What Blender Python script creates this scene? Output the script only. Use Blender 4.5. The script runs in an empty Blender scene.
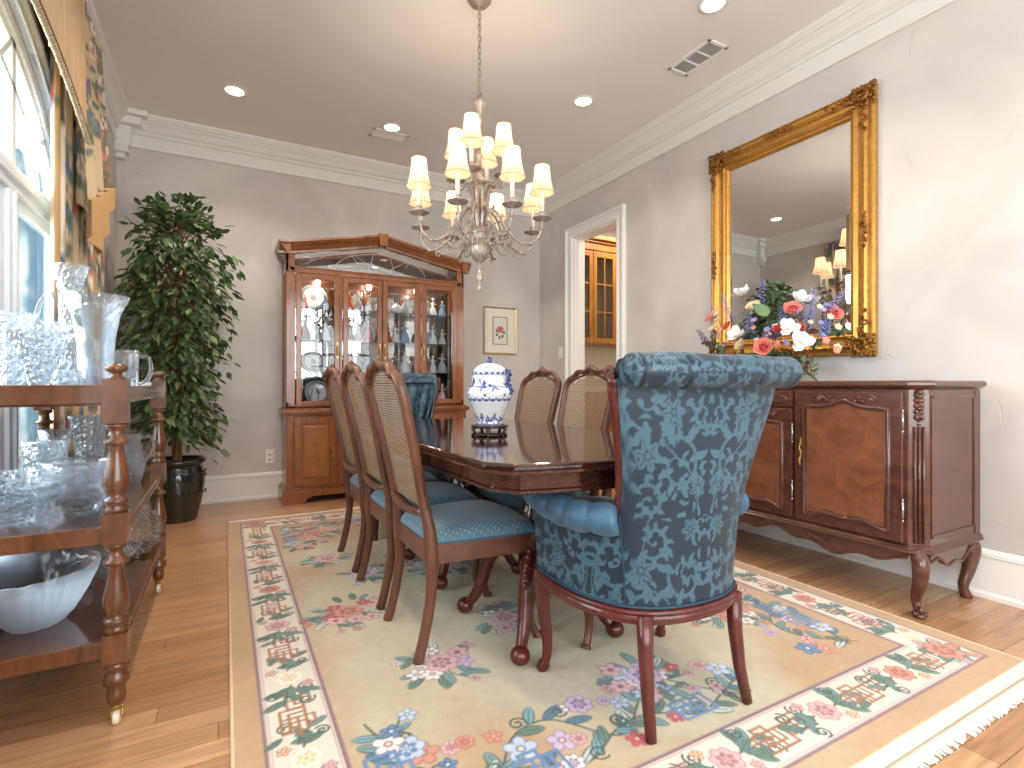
import bpy, bmesh, math, random
import numpy as np
from mathutils import Vector, Matrix, Euler
PI = math.pi
S = bpy.context.scene
COL = S.collection
rnd = random.Random(7)

# ------------------------------------------------------------------ camera
cam_d = bpy.data.cameras.new('camera'); cam = bpy.data.objects.new('camera', cam_d); COL.objects.link(cam)
cam_d.sensor_width = 36.0; cam_d.lens = 525.0 / 1024 * 36.0; cam_d.clip_start = 0.05; cam_d.clip_end = 200
cam.location = (0, 0, 0.98); cam.rotation_euler = (PI / 2, 0, -math.radians(28.66))
S.camera = cam
# ------------------------------------------------------------------ world, exposure
XR, XL, YB, YF, ZC = 3.077, -0.73, 4.99, -1.8, 3.05
w = bpy.data.worlds.new('sky'); S.world = w; w.use_nodes = True
nt = w.node_tree; bg = nt.nodes['Background']
bg.inputs[0].default_value = (0.80, 0.90, 1.0, 1); bg.inputs[1].default_value = 2.6
S.view_settings.view_transform = 'Standard'; S.view_settings.look = 'None'
S.view_settings.exposure = 0.19; S.view_settings.gamma = 1; S.view_settings.use_curve_mapping = False
S.cycles.max_bounces = 10; S.cycles.transparent_max_bounces = 24; S.cycles.glossy_bounces = 5
S.cycles.transmission_bounces = 8; S.cycles.diffuse_bounces = 5
S.cycles.sample_clamp_indirect = 6; S.cycles.caustics_reflective = False; S.cycles.caustics_refractive = False
S.cycles.use_denoising = True

def area(name, loc, rot, sx, sy, power, color):
    l = bpy.data.lights.new(name, 'AREA'); l.shape = 'RECTANGLE'; l.size = sx; l.size_y = sy
    l.energy = power; l.color = color
    o = bpy.data.objects.new(name, l); o.location = loc; o.rotation_euler = rot; COL.objects.link(o); return o
# daylight outside the arched window; fill lamps added outside invented side and rear windows
area('daylight_arched_window', (-1.45, 2.2, 1.95), (0, -PI / 2 + .45, 0), 2.4, 3.0, 190, (0.88, 0.95, 1.0))
area('fill_light_side', (-1.2, -0.75, 1.7), (0, -PI / 2 + .4, -.25), 1.9, 1.2, 150, (0.90, 0.96, 1.0))
area('fill_light_rear', (1.2, -2.2, 1.6), (PI / 2, 0, 0), 3.2, 2.2, 130, (1.0, 0.97, 0.94))
def spot(loc, power=38, ang=125, col=(1.0, 0.86, 0.70)):
    l = bpy.data.lights.new('downlight_lamp', 'SPOT'); l.energy = power; l.spot_size = math.radians(ang); l.spot_blend = 0.9
    l.color = col; l.shadow_soft_size = 0.06
    o = bpy.data.objects.new('downlight_lamp', l); o.location = loc; COL.objects.link(o); return o
DOWN = [(0.06, 4.19), (1.18, 4.18), (2.30, 3.12), (2.33, 1.98), (0.06, 1.2), (1.18, 0.2), (2.33, 0.6), (0.06, 2.9)]
for i, (x, y) in enumerate(DOWN): spot((x, y, ZC - 0.045), 46 if x < .5 else 36)

# ------------------------------------------------------------------ helpers
def lin(c):
    return tuple((v / 12.92 if v <= 0.04045 else ((v + 0.055) / 1.055) ** 2.4) for v in c)
def rgb(r, g, b): return lin((r / 255, g / 255, b / 255)) + (1,)

def mat(name, col, rough=0.5, metal=0.0, spec=0.5, n=None, bump=None, coat=0, sheen=0, trans=0, emit=None, attr=None, sss=0, ior=1.45):
    """n = (scale xyz, colour2, contrast); bump = (scale, strength, dist)"""
    m = bpy.data.materials.new(name); m.use_nodes = True; t = m.node_tree; p = t.nodes['Principled BSDF']
    p.inputs['Base Color'].default_value = col; p.inputs['Roughness'].default_value = rough
    p.inputs['Metallic'].default_value = metal; p.inputs['Specular IOR Level'].default_value = spec
    p.inputs['Coat Weight'].default_value = coat; p.inputs['Coat Roughness'].default_value = 0.08
    p.inputs['Sheen Weight'].default_value = sheen; p.inputs['Transmission Weight'].default_value = trans
    p.inputs['IOR'].default_value = ior
    if sss: p.inputs['Subsurface Weight'].default_value = sss; p.inputs['Subsurface Radius'].default_value = (.02, .02, .02)
    if emit: p.inputs['Emission Color'].default_value = emit[0]; p.inputs['Emission Strength'].default_value = emit[1]
    tc = t.nodes.new('ShaderNodeTexCoord')
    if n:
        mp = t.nodes.new('ShaderNodeMapping'); mp.inputs['Scale'].default_value = n[0]
        t.links.new(tc.outputs['Object'], mp.inputs[0])
        nz = t.nodes.new('ShaderNodeTexNoise'); nz.inputs['Scale'].default_value = 1; nz.inputs['Detail'].default_value = 6
        nz.inputs['Roughness'].default_value = 0.65; nz.inputs['Distortion'].default_value = n[3] if len(n) > 3 else 0.4
        t.links.new(mp.outputs[0], nz.inputs[0])
        cr = t.nodes.new('ShaderNodeValToRGB'); e = cr.color_ramp.elements
        lo = 0.5 - 0.5 * n[2]; hi = 0.5 + 0.5 * n[2]
        e[0].position = max(0, lo); e[1].position = min(1, hi); e[0].color = n[1]; e[1].color = col
        t.links.new(nz.outputs[0], cr.inputs[0]); t.links.new(cr.outputs[0], p.inputs['Base Color'])
    if attr:
        at = t.nodes.new('ShaderNodeAttribute'); at.attribute_name = attr[0]
        if attr[1] == 'col':
            t.links.new(at.outputs['Color'], p.inputs['Base Color'])
        else:
            mx = t.nodes.new('ShaderNodeMix'); mx.data_type = 'RGBA'; mx.inputs['A'].default_value = col; mx.inputs['B'].default_value = attr[2]
            t.links.new(at.outputs['Fac'], mx.inputs['Factor']); t.links.new(mx.outputs['Result'], p.inputs['Base Color'])
    if bump:
        bn = t.nodes.new('ShaderNodeTexNoise'); bn.inputs['Scale'].default_value = bump[0]; bn.inputs['Detail'].default_value = 5
        t.links.new(tc.outputs['Object'], bn.inputs[0])
        b = t.nodes.new('ShaderNodeBump'); b.inputs['Strength'].default_value = bump[1]; b.inputs['Distance'].default_value = bump[2]
        t.links.new(bn.outputs[0], b.inputs['Height']); t.links.new(b.outputs[0], p.inputs['Normal'])
    return m

class MB:
    """collects shapes; build() links them as one mesh object"""
    def __init__(s): s.v = []; s.f = []; s.m = []; s.sm = []; s.M = Matrix.Identity(4); s.mi = 0; s.at = {}
    def add(s, vs, fs, smooth=False, mi=None):
        o = len(s.v); M_ = s.M; s.v += [tuple(M_ @ Vector(p)) for p in vs]
        s.f += [tuple(i + o for i in f) for f in fs]; s.m += [s.mi if mi is None else mi] * len(fs); s.sm += [smooth] * len(fs)
    def box(s, x0, x1, y0, y1, z0, z1):
        s.add([(x0,y0,z0),(x1,y0,z0),(x1,y1,z0),(x0,y1,z0),(x0,y0,z1),(x1,y0,z1),(x1,y1,z1),(x0,y1,z1)],
              [(0,3,2,1),(4,5,6,7),(0,1,5,4),(1,2,6,5),(2,3,7,6),(3,0,4,7)])
    def frame(s, xa, xb, za, zb, sw, y0, y1, sb=None):
        sb = sb or sw; s.box(xa, xa + sw, y0, y1, za, zb); s.box(xb - sw, xb, y0, y1, za, zb); s.box(xa + sw, xb - sw, y0, y1, za, za + sb); s.box(xa + sw, xb - sw, y0, y1, zb - sb, zb)
    def bar(s, a, b, wx, wz):
        a = Vector(a); b = Vector(b); d = (b - a).normalized(); up = Vector((0,0,1)) if abs(d.z) < .9 else Vector((1,0,0))
        r = d.cross(up).normalized() * wx / 2; u = r.normalized().cross(d) * wz / 2; vs = []
        for p in (a, b): vs += [p - r - u, p + r - u, p + r + u, p - r + u]
        s.add(vs, [(0,1,2,3),(7,6,5,4),(0,4,5,1),(1,5,6,2),(2,6,7,3),(3,7,4,0)])
    def lathe(s, prof, c=(0,0,0), n=24, flute=None, cap=True, ax=(1,1)):
        vs = []; fs = []
        for k, (r, z) in enumerate(prof):
            for i in range(n):
                a = 2 * PI * i / n; rr = r * (flute(a, k / (len(prof) - 1)) if flute else 1)
                vs.append((c[0] + rr * math.cos(a) * ax[0], c[1] + rr * math.sin(a) * ax[1], c[2] + z))
        for k in range(len(prof) - 1):
            for i in range(n):
                j = (i + 1) % n; fs.append((k*n+i, k*n+j, (k+1)*n+j, (k+1)*n+i))
        if cap:
            if prof[0][0] > 1e-4: fs.append(tuple(range(n - 1, -1, -1)))
            if prof[-1][0] > 1e-4: fs.append(tuple((len(prof)-1)*n + i for i in range(n)))
        s.add(vs, fs, True)
    def tube(s, pts, r, n=8, cap=True, sq=None, closed=False, up=None, rot=0):
        pts = [Vector(p) for p in pts]; N = len(pts)
        rs = r if isinstance(r, (list, tuple)) else [r] * N
        vs = []; fs = []; prev = None
        for i, p in enumerate(pts):
            if closed: t = pts[(i+1) % N] - pts[i-1]
            else: t = pts[min(i+1, N-1)] - pts[max(i-1, 0)]
            if t.length < 1e-9: t = Vector((0,0,1))
            t.normalize()
            if prev is None:
                u = Vector(up) if up else (Vector((0,0,1)) if abs(t.z) < .9 else Vector((1,0,0)))
                a = u.cross(t).normalized()
            else:
                a = prev - t * prev.dot(t); a.normalize()
            prev = a; b = t.cross(a)
            ra, rb = (rs[i] if isinstance(rs[i], (tuple, list)) else (rs[i], rs[i]))
            for k in range(n):
                th = 2 * PI * k / n + rot; c_, s_ = math.cos(th), math.sin(th)
                if sq:  # superellipse section
                    c_ = math.copysign(abs(c_) ** sq, c_); s_ = math.copysign(abs(s_) ** sq, s_)
                vs.append(p + a * ra * c_ + b * rb * s_)
        for i in range(N if closed else N - 1):
            i2 = (i + 1) % N
            for k in range(n):
                j = (k + 1) % n; fs.append((i*n+k, i*n+j, i2*n+j, i2*n+k))
        if cap and not closed: fs += [tuple(range(n-1, -1, -1)), tuple((N-1)*n + k for k in range(n))]
        s.add(vs, fs, True)
    def ball(s, c, r, n=10, sc=(1,1,1)):
        m_ = n // 2 + 1; prof = [(r * math.sin(PI * k / m_) , -r * math.cos(PI * k / m_)) for k in range(m_ + 1)]
        vs = []; fs = []
        for (rr, z) in prof:
            for i in range(n):
                a = 2*PI*i/n; vs.append((c[0] + rr*math.cos(a)*sc[0], c[1] + rr*math.sin(a)*sc[1], c[2] + z*sc[2]))
        for k in range(m_):
            for i in range(n):
                j = (i+1) % n; fs.append((k*n+i, k*n+j, (k+1)*n+j, (k+1)*n+i))
        s.add(vs, fs, True)
    def prism(s, poly, z0, z1, ax='z', smooth=False):
        """poly 2-D; ax z: (x,y); x: poly is (y,z) extruded along x; y: poly is (x,z) extruded along y"""
        n = len(poly); f = {'z': lambda a, b, h: (a, b, h), 'x': lambda a, b, h: (h, a, b), 'y': lambda a, b, h: (a, h, b)}[ax]
        vs = [f(a, b, z0) for a, b in poly] + [f(a, b, z1) for a, b in poly]
        fs = [(i, (i+1) % n, n + (i+1) % n, n + i) for i in range(n)]
        s.add(vs, fs, smooth); o = len(s.v) - 2 * n
        s.f += [tuple(o + n - 1 - i for i in range(n)), tuple(o + n + i for i in range(n))]; s.m += [s.mi]*2; s.sm += [False]*2
    def loft(s, loops, closed=True, cap=True, smooth=True):
        n = len(loops[0]); vs = [p for l in loops for p in l]; fs = []
        for k in range(len(loops) - 1):
            for i in range(n if closed else n - 1):
                j = (i + 1) % n; fs.append((k*n+i, k*n+j, (k+1)*n+j, (k+1)*n+i))
        if cap and closed: fs += [tuple(range(n-1, -1, -1)), tuple((len(loops)-1)*n + i for i in range(n))]
        s.add(vs, fs, smooth)
    def grid(s, fn, nu, nv, smooth=True):
        vs = [fn(i / nu, j / nv) for j in range(nv + 1) for i in range(nu + 1)]; W = nu + 1
        s.add(vs, [(j*W+i, j*W+i+1, (j+1)*W+i+1, (j+1)*W+i) for j in range(nv) for i in range(nu)], smooth)
    def build(s, name, mats, parent=None, bevel=None, loc=None, rz=None, recalc=True, seg=2):
        me = bpy.data.meshes.new(name); me.from_pydata(s.v, [], s.f)
        if not isinstance(mats, (list, tuple)): mats = [mats]
        for m in mats: me.materials.append(m)
        me.polygons.foreach_set('material_index', s.m); me.polygons.foreach_set('use_smooth', s.sm)
        for k, (typ, data) in s.at.items():
            a = me.attributes.new(k, typ, 'POINT')
            a.data.foreach_set('color' if typ == 'FLOAT_COLOR' else 'value', np.asarray(data, dtype=np.float32).ravel())
        if recalc and len(s.f) < 60000:
            b = bmesh.new(); b.from_mesh(me); bmesh.ops.recalc_face_normals(b, faces=b.faces); b.to_mesh(me); b.free()
        me.update()
        o = bpy.data.objects.new(name, me); COL.objects.link(o)
        if parent is not None: o.parent = parent
        if loc: o.location = loc
        if rz is not None: o.rotation_euler = (0, 0, rz)
        if bevel:
            md = o.modifiers.new('edge', 'BEVEL'); md.width = bevel; md.segments = seg; md.limit_method = 'ANGLE'; md.angle_limit = math.radians(40)
        return o

def tag(o, label, cat, group=None, kind=None):
    o['label'] = label; o['category'] = cat
    if group: o['group'] = group
    if kind: o['kind'] = kind
    return o
def thing(name, label, cat, loc=(0,0,0), rz=0, group=None):
    o = bpy.data.objects.new(name, None); o.empty_display_size = 0.05; COL.objects.link(o)
    o.location = loc; o.rotation_euler = (0, 0, rz); return tag(o, label, cat, group)
def struct(o): o['kind'] = 'structure'; return o
def copy_tree(o, parent=None):
    kids = list(o.children); c = o.copy(); COL.objects.link(c)
    if parent is not None: c.parent = parent
    for k in kids: copy_tree(k, c)
    return c
def sm(a, b, x): t = max(0, min(1, (x - a) / (b - a))); return t * t * (3 - 2 * t)
def catmull(pts, n=8, closed=False):
    P = [Vector(p) for p in pts]; N = len(P); out = []
    for i in range(N if closed else N - 1):
        if closed: p0, p1, p2, p3 = P[i-1], P[i], P[(i+1) % N], P[(i+2) % N]
        else: p1, p2 = P[i], P[i+1]; p0 = P[i-1] if i else p1 * 2 - p2; p3 = P[i+2] if i + 2 < N else p2 * 2 - p1
        for k in range(n):
            t = k / n; out.append(0.5 * ((2*p1) + (p2-p0)*t + (2*p0-5*p1+4*p2-p3)*t*t + (3*p1-p0-3*p2+p3)*t**3))
    if not closed: out.append(P[-1])
    return out
def interp(x, xs, ys): return float(np.interp(x, xs, ys))

# 2-D painting of real surface patterns (woven, knotted and glazed colours)
class Ras:
    def __init__(s, W, H, res, bgc):
        s.W, s.H, s.res = W, H, res; s.nx = int(round(W / res)) + 1; s.ny = int(round(H / res)) + 1
        s.a = np.zeros((s.ny, s.nx, 3), np.float32); s.a[:] = bgc[:3]; s.h = np.zeros((s.ny, s.nx), np.float32)
    def win(s, x0, x1, y0, y1):
        i0 = max(0, int(x0 / s.res)); i1 = min(s.nx, int(x1 / s.res) + 2); j0 = max(0, int(y0 / s.res)); j1 = min(s.ny, int(y1 / s.res) + 2)
        if i0 >= i1 or j0 >= j1: return None
        X, Y = np.meshgrid(np.arange(i0, i1) * s.res, np.arange(j0, j1) * s.res); return slice(j0, j1), slice(i0, i1), X, Y
    def put(s, sl, al, c, h=1.0):
        a = s.a[sl]; a += al[..., None] * (np.array(c[:3], np.float32) - a)
        hh = s.h[sl]; hh += al * (h - hh)
    def ell(s, cx, cy, rx, ry, ang, c, h=1.0, rib=None):
        R = max(rx, ry) + s.res; q = s.win(cx - R, cx + R, cy - R, cy + R)
        if q is None: return
        ca, sa = math.cos(ang), math.sin(ang); dx = q[2] - cx; dy = q[3] - cy; u = dx*ca + dy*sa; v = -dx*sa + dy*ca
        d = (np.sqrt((u/rx)**2 + (v/ry)**2) - 1) * min(rx, ry); s.put(q[:2], np.clip(0.5 - d / s.res, 0, 1), c, h)
    def line(s, pts, wd, c, h=1.0):
        for k in range(len(pts) - 1):
            (x0, y0), (x1, y1) = pts[k][:2], pts[k+1][:2]
            w_ = wd if not isinstance(wd, (list, tuple)) else wd[min(k, len(wd)-1)]; R = w_ + s.res
            q = s.win(min(x0, x1) - R, max(x0, x1) + R, min(y0, y1) - R, max(y0, y1) + R)
            if q is None: continue
            dx, dy = x1 - x0, y1 - y0; L = dx*dx + dy*dy + 1e-12
            t = np.clip(((q[2]-x0)*dx + (q[3]-y0)*dy) / L, 0, 1)
            d = np.hypot(q[2] - x0 - t*dx, q[3] - y0 - t*dy) - w_ / 2; s.put(q[:2], np.clip(0.5 - d / s.res, 0, 1), c, h)
    def leaf(s, x, y, L, ang, c, c2):
        cx, cy = x + L/2*math.cos(ang), y + L/2*math.sin(ang)
        s.ell(cx, cy, L/2 + s.res*.4, L*.21 + s.res*.4, ang, c2); s.ell(cx, cy, L/2, L*.17, ang, c)
        s.line([(x, y), (x + L*.8*math.cos(ang), y + L*.8*math.sin(ang))], s.res*.8, c2)
    def flower(s, x, y, r, c, c2, c3, n=5, a0=0.0):
        for k in range(n):
            a = a0 + 2*PI*k/n; s.ell(x + .58*r*math.cos(a), y + .58*r*math.sin(a), .46*r, .38*r, a, c2)
        for k in range(n):
            a = a0 + 2*PI*k/n; s.ell(x + .58*r*math.cos(a), y + .58*r*math.sin(a), .46*r - s.res*.8, .38*r - s.res*.8, a, c)
        s.ell(x, y, .30*r, .30*r, 0, c2); s.ell(x, y, .17*r, .17*r, 0, c3)
    def peony(s, x, y, r, c, c2, c3, a0=0.0):
        s.flower(x, y, r, c, c2, c3, 7, a0); s.flower(x, y, r*.66, c2, c, c3, 6, a0 + .4); s.flower(x, y, r*.38, c, c2, c3, 5, a0)
    def sample(s, X, Y):
        i = np.clip(np.round(X / s.res).astype(int), 0, s.nx-1); j = np.clip(np.round(Y / s.res).astype(int), 0, s.ny-1)
        return s.a[j, i], s.h[j, i]
def rgba(arr): return np.concatenate([arr, np.ones(arr.shape[:-1] + (1,), np.float32)], -1)
# ------------------------------------------------------------------ materials
def wood(name, c, d, sc=(6, 6, 60), rough=0.28, coat=0.3, con=0.5): return mat(name, rgb(*c), rough, n=(sc, rgb(*d), con, 1.2), coat=coat)
W_TABLE = wood('mahogany_table', (78, 40, 30), (38, 19, 15), (30, 3, 30), .10, .8)
W_CHAIR = wood('walnut_chair', (116, 73, 52), (72, 43, 30), (12, 12, 5), .38, .15)
W_ARM = wood('cherry_armchair', (104, 40, 34), (52, 18, 16), (25, 25, 8), .32, .3)
W_CAB = wood('cherry_cabinet', (158, 100, 60), (116, 66, 38), (10, 10, 3), .25, .4)
W_CABP = wood('burl_cabinet_panel', (176, 116, 68), (130, 78, 44), (9, 9, 6), .22, .4, .7)
W_SIDE = wood('walnut_sideboard', (104, 64, 50), (60, 34, 27), (6, 6, 14), .25, .4)
W_SIDEP = wood('veneer_sideboard', (150, 94, 64), (84, 48, 36), (7, 7, 7), .2, .5, .7)
W_CART = wood('walnut_cart', (118, 74, 44), (62, 37, 24), (12, 12, 5), .25, .4)
W_OAK = wood('oak_pantry', (176, 118, 48), (136, 84, 32), (10, 10, 3), .35, .2)
W_STAND = wood('ebony_stand', (52, 28, 24), (24, 14, 12), (20, 20, 20), .25, .4)
WHITE = mat('trim_white_paint', rgb(236, 234, 230), 0.42)
CROWNM = mat('crown_white_paint', rgb(228, 226, 221), 0.5)
WINW = mat('window_white_paint', rgb(234, 242, 250), 0.35)
CEIL = mat('ceiling_paint', rgb(240, 237, 235), 0.9, n=((.7, .7, .7), rgb(235, 231, 228), .6))
GILT = mat('antique_gold_leaf', rgb(226, 176, 94), 0.34, 0.7, n=((40, 40, 40), rgb(170, 114, 50), .7), bump=(90, .4, .002))
GILTD = mat('aged_gold_carving', rgb(176, 122, 56), 0.42, 0.65, n=((60, 60, 60), rgb(92, 56, 24), .5), bump=(120, .5, .002))
MIRR = mat('mirror_glass', (0.86, 0.88, 0.88, 1), 0.005, 1.0)
MIRRS = mat('smoky_back_mirror', (0.52, 0.53, 0.53, 1), 0.01, 1.0)
BRASS = mat('brass_hardware', rgb(196, 160, 90), 0.28, 0.9)
PEWTER = mat('antique_silver_metal', rgb(200, 190, 176), 0.40, 0.5, n=((34, 34, 34), rgb(120, 100, 86), .6))
PEWTERL = mat('pale_candle_sleeve', rgb(232, 220, 200), 0.5)
STEEL = mat('steel', rgb(170, 172, 176), 0.25, 0.9)
BLACK = mat('dark_gap', rgb(28, 26, 26), 0.7)
PLASTIC = mat('white_plastic', rgb(236, 233, 226), 0.35)
CASTER = mat('ivory_caster', rgb(226, 214, 190), 0.4)
LEAFM = mat('ficus_leaf_green', rgb(92, 116, 76), 0.36, n=((9, 9, 9), rgb(46, 68, 44), .8))
LEAFL = mat('pale_leaf_green', rgb(120, 142, 96), 0.5, n=((20, 20, 20), rgb(76, 102, 64), .7))
BARK = mat('ficus_bark', rgb(146, 100, 66), 0.8, n=((30, 30, 8), rgb(92, 58, 38), .6), bump=(60, .5, .004))
POT = mat('glazed_dark_pot', rgb(40, 48, 38), 0.12, n=((7, 7, 7), rgb(20, 22, 20), .6), coat=.6, bump=(25, .25, .004))
SOIL = mat('potting_soil', rgb(62, 46, 34), 0.95, bump=(60, 1, .01))
CANE = mat('woven_cane', rgb(176, 146, 114), 0.5, n=((80, 80, 80), rgb(128, 100, 76), .7))
SEATF = mat('dotted_blue_seat_fabric', rgb(78, 116, 134), 0.7, sheen=.4, attr=('pat', 'f', rgb(140, 160, 162)))
DAMASK = mat('blue_damask', rgb(24, 42, 56), 0.40, sheen=.05, attr=('pat', 'f', rgb(60, 92, 107)), bump=(900, .15, .0006))
DAMLT = mat('blue_damask_plain', rgb(62, 102, 128), 0.42, sheen=.15, n=((18, 18, 18), rgb(46, 78, 102), .3), bump=(900, .15, .0006))
PIPE = mat('navy_piping', rgb(34, 56, 76), 0.6)
PORC = mat('white_porcelain', rgb(238, 240, 242), 0.12, coat=.6, attr=None)
JARP = mat('blue_and_white_porcelain', rgb(238, 240, 242), 0.10, coat=.7, attr=('col', 'col'))
TANSILK = mat('tan_silk', rgb(188, 160, 118), 0.45, sheen=.2, n=((25, 25, 2), rgb(160, 130, 90), .7))
ROPE = mat('gold_rope_trim', rgb(206, 190, 160), 0.6, n=((90, 90, 90), rgb(120, 96, 60), .5))
CORD = mat('brown_gimp_braid', rgb(122, 88, 52), 0.7, n=((120, 120, 120), rgb(60, 42, 28), .5))
FLORAL = mat('floral_drapery', rgb(200, 180, 150), 0.6, sheen=.2, attr=('col', 'col'))
TANLIN = mat('gold_lining', rgb(192, 152, 102), 0.55, sheen=.2)
FRINGE = mat('cream_fringe', rgb(232, 224, 208), 0.9)
RUGM = mat('wool_rug', rgb(200, 180, 150), 0.95, sheen=.3, attr=('col', 'col'), bump=(260, .5, .004))
STONE = mat('counter_stone', rgb(222, 218, 210), 0.3)

def mixmat(name, build):
    m = bpy.data.materials.new(name); m.use_nodes = True; t = m.node_tree
    for n_ in list(t.nodes):
        if n_.type != 'OUTPUT_MATERIAL': t.nodes.remove(n_)
    out = [n_ for n_ in t.nodes if n_.type == 'OUTPUT_MATERIAL'][0]
    t.links.new(build(t), out.inputs[0]); return m
def thin_glass(name, tint, refl=1.0, base=0.04):
    def b(t):
        tr = t.nodes.new('ShaderNodeBsdfTransparent'); tr.inputs[0].default_value = tint
        gl = t.nodes.new('ShaderNodeBsdfGlossy'); gl.inputs['Roughness'].default_value = .01
        lw = t.nodes.new('ShaderNodeFresnel'); lw.inputs[0].default_value = 1.45
        ma = t.nodes.new('ShaderNodeMath'); ma.operation = 'MULTIPLY_ADD'; ma.inputs[1].default_value = refl; ma.inputs[2].default_value = base - .04
        ma.use_clamp = True; t.links.new(lw.outputs[0], ma.inputs[0])
        mx = t.nodes.new('ShaderNodeMixShader'); t.links.new(ma.outputs[0], mx.inputs[0]); t.links.new(tr.outputs[0], mx.inputs[1]); t.links.new(gl.outputs[0], mx.inputs[2])
        return mx.outputs[0]
    return mixmat(name, b)
PANE = thin_glass('window_pane', (.97, .985, .99, 1), .45)
CABGLASS = thin_glass('cabinet_pane', (.95, .96, .96, 1))
SHELFG = thin_glass('glass_shelf', (.80, .88, .86, 1), 1.0, .08)
def crystal(name, milk, scale, tint=(.93, .96, 1, 1), rough=.03):
    """clear lead crystal: partly clear, partly refracting, cut facets as bump, a little white frost in the cuts"""
    def b(t):
        tc = t.nodes.new('ShaderNodeTexCoord'); vo = t.nodes.new('ShaderNodeTexVoronoi'); vo.inputs['Scale'].default_value = scale
        t.links.new(tc.outputs['Object'], vo.inputs[0])
        bp = t.nodes.new('ShaderNodeBump'); bp.inputs['Strength'].default_value = .8; bp.inputs['Distance'].default_value = .006; t.links.new(vo.outputs[0], bp.inputs['Height'])
        g = t.nodes.new('ShaderNodeBsdfGlass'); g.inputs['Roughness'].default_value = rough; g.inputs['IOR'].default_value = 1.5; g.inputs[0].default_value = tint
        tr = t.nodes.new('ShaderNodeBsdfTransparent'); tr.inputs[0].default_value = (.92, .95, .97, 1)
        gl = t.nodes.new('ShaderNodeBsdfGlossy'); gl.inputs['Roughness'].default_value = .06
        df = t.nodes.new('ShaderNodeBsdfTranslucent'); df.inputs[0].default_value = (.90, .95, 1, 1)
        for n_ in (g, gl): t.links.new(bp.outputs[0], n_.inputs['Normal'])
        m1 = t.nodes.new('ShaderNodeMixShader'); m1.inputs[0].default_value = .66; t.links.new(g.outputs[0], m1.inputs[1]); t.links.new(tr.outputs[0], m1.inputs[2])
        lw = t.nodes.new('ShaderNodeLayerWeight'); lw.inputs[0].default_value = .22; t.links.new(bp.outputs[0], lw.inputs['Normal'])
        m2 = t.nodes.new('ShaderNodeMixShader'); t.links.new(lw.outputs['Facing'], m2.inputs[0]); t.links.new(m1.outputs[0], m2.inputs[1]); t.links.new(gl.outputs[0], m2.inputs[2])
        m3 = t.nodes.new('ShaderNodeMixShader'); m3.inputs[0].default_value = milk * .55; t.links.new(m2.outputs[0], m3.inputs[1]); t.links.new(df.outputs[0], m3.inputs[2])
        return m3.outputs[0]
    return mixmat(name, b)
CRY = crystal('cut_crystal', .15, 60, rough=.01)
CRYP = crystal('plain_crystal', .08, 12)
FROST = crystal('frosted_glass', 1.45, 20, rough=.3)
SILVERY = crystal('silvered_lace_glass', .25, 140)
def shade_mat():
    def b(t):
        d = t.nodes.new('ShaderNodeBsdfDiffuse'); d.inputs[0].default_value = rgb(244, 222, 196)
        tl = t.nodes.new('ShaderNodeBsdfTranslucent'); tl.inputs[0].default_value = rgb(255, 226, 190)
        m1 = t.nodes.new('ShaderNodeMixShader'); m1.inputs[0].default_value = .5; t.links.new(d.outputs[0], m1.inputs[1]); t.links.new(tl.outputs[0], m1.inputs[2])
        e = t.nodes.new('ShaderNodeEmission'); e.inputs[0].default_value = rgb(255, 226, 188); e.inputs[1].default_value = .16
        a = t.nodes.new('ShaderNodeAddShader'); t.links.new(m1.outputs[0], a.inputs[0]); t.links.new(e.outputs[0], a.inputs[1]); return a.outputs[0]
    return mixmat('lit_silk_shade', b)
SHADE = shade_mat()
BULB = mat('glowing_bulb', rgb(255, 240, 215), .5, emit=(rgb(255, 232, 196), 6))
LAMPD = mat('glowing_downlight', rgb(255, 250, 240), .5, emit=(rgb(255, 244, 224), 9))

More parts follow.
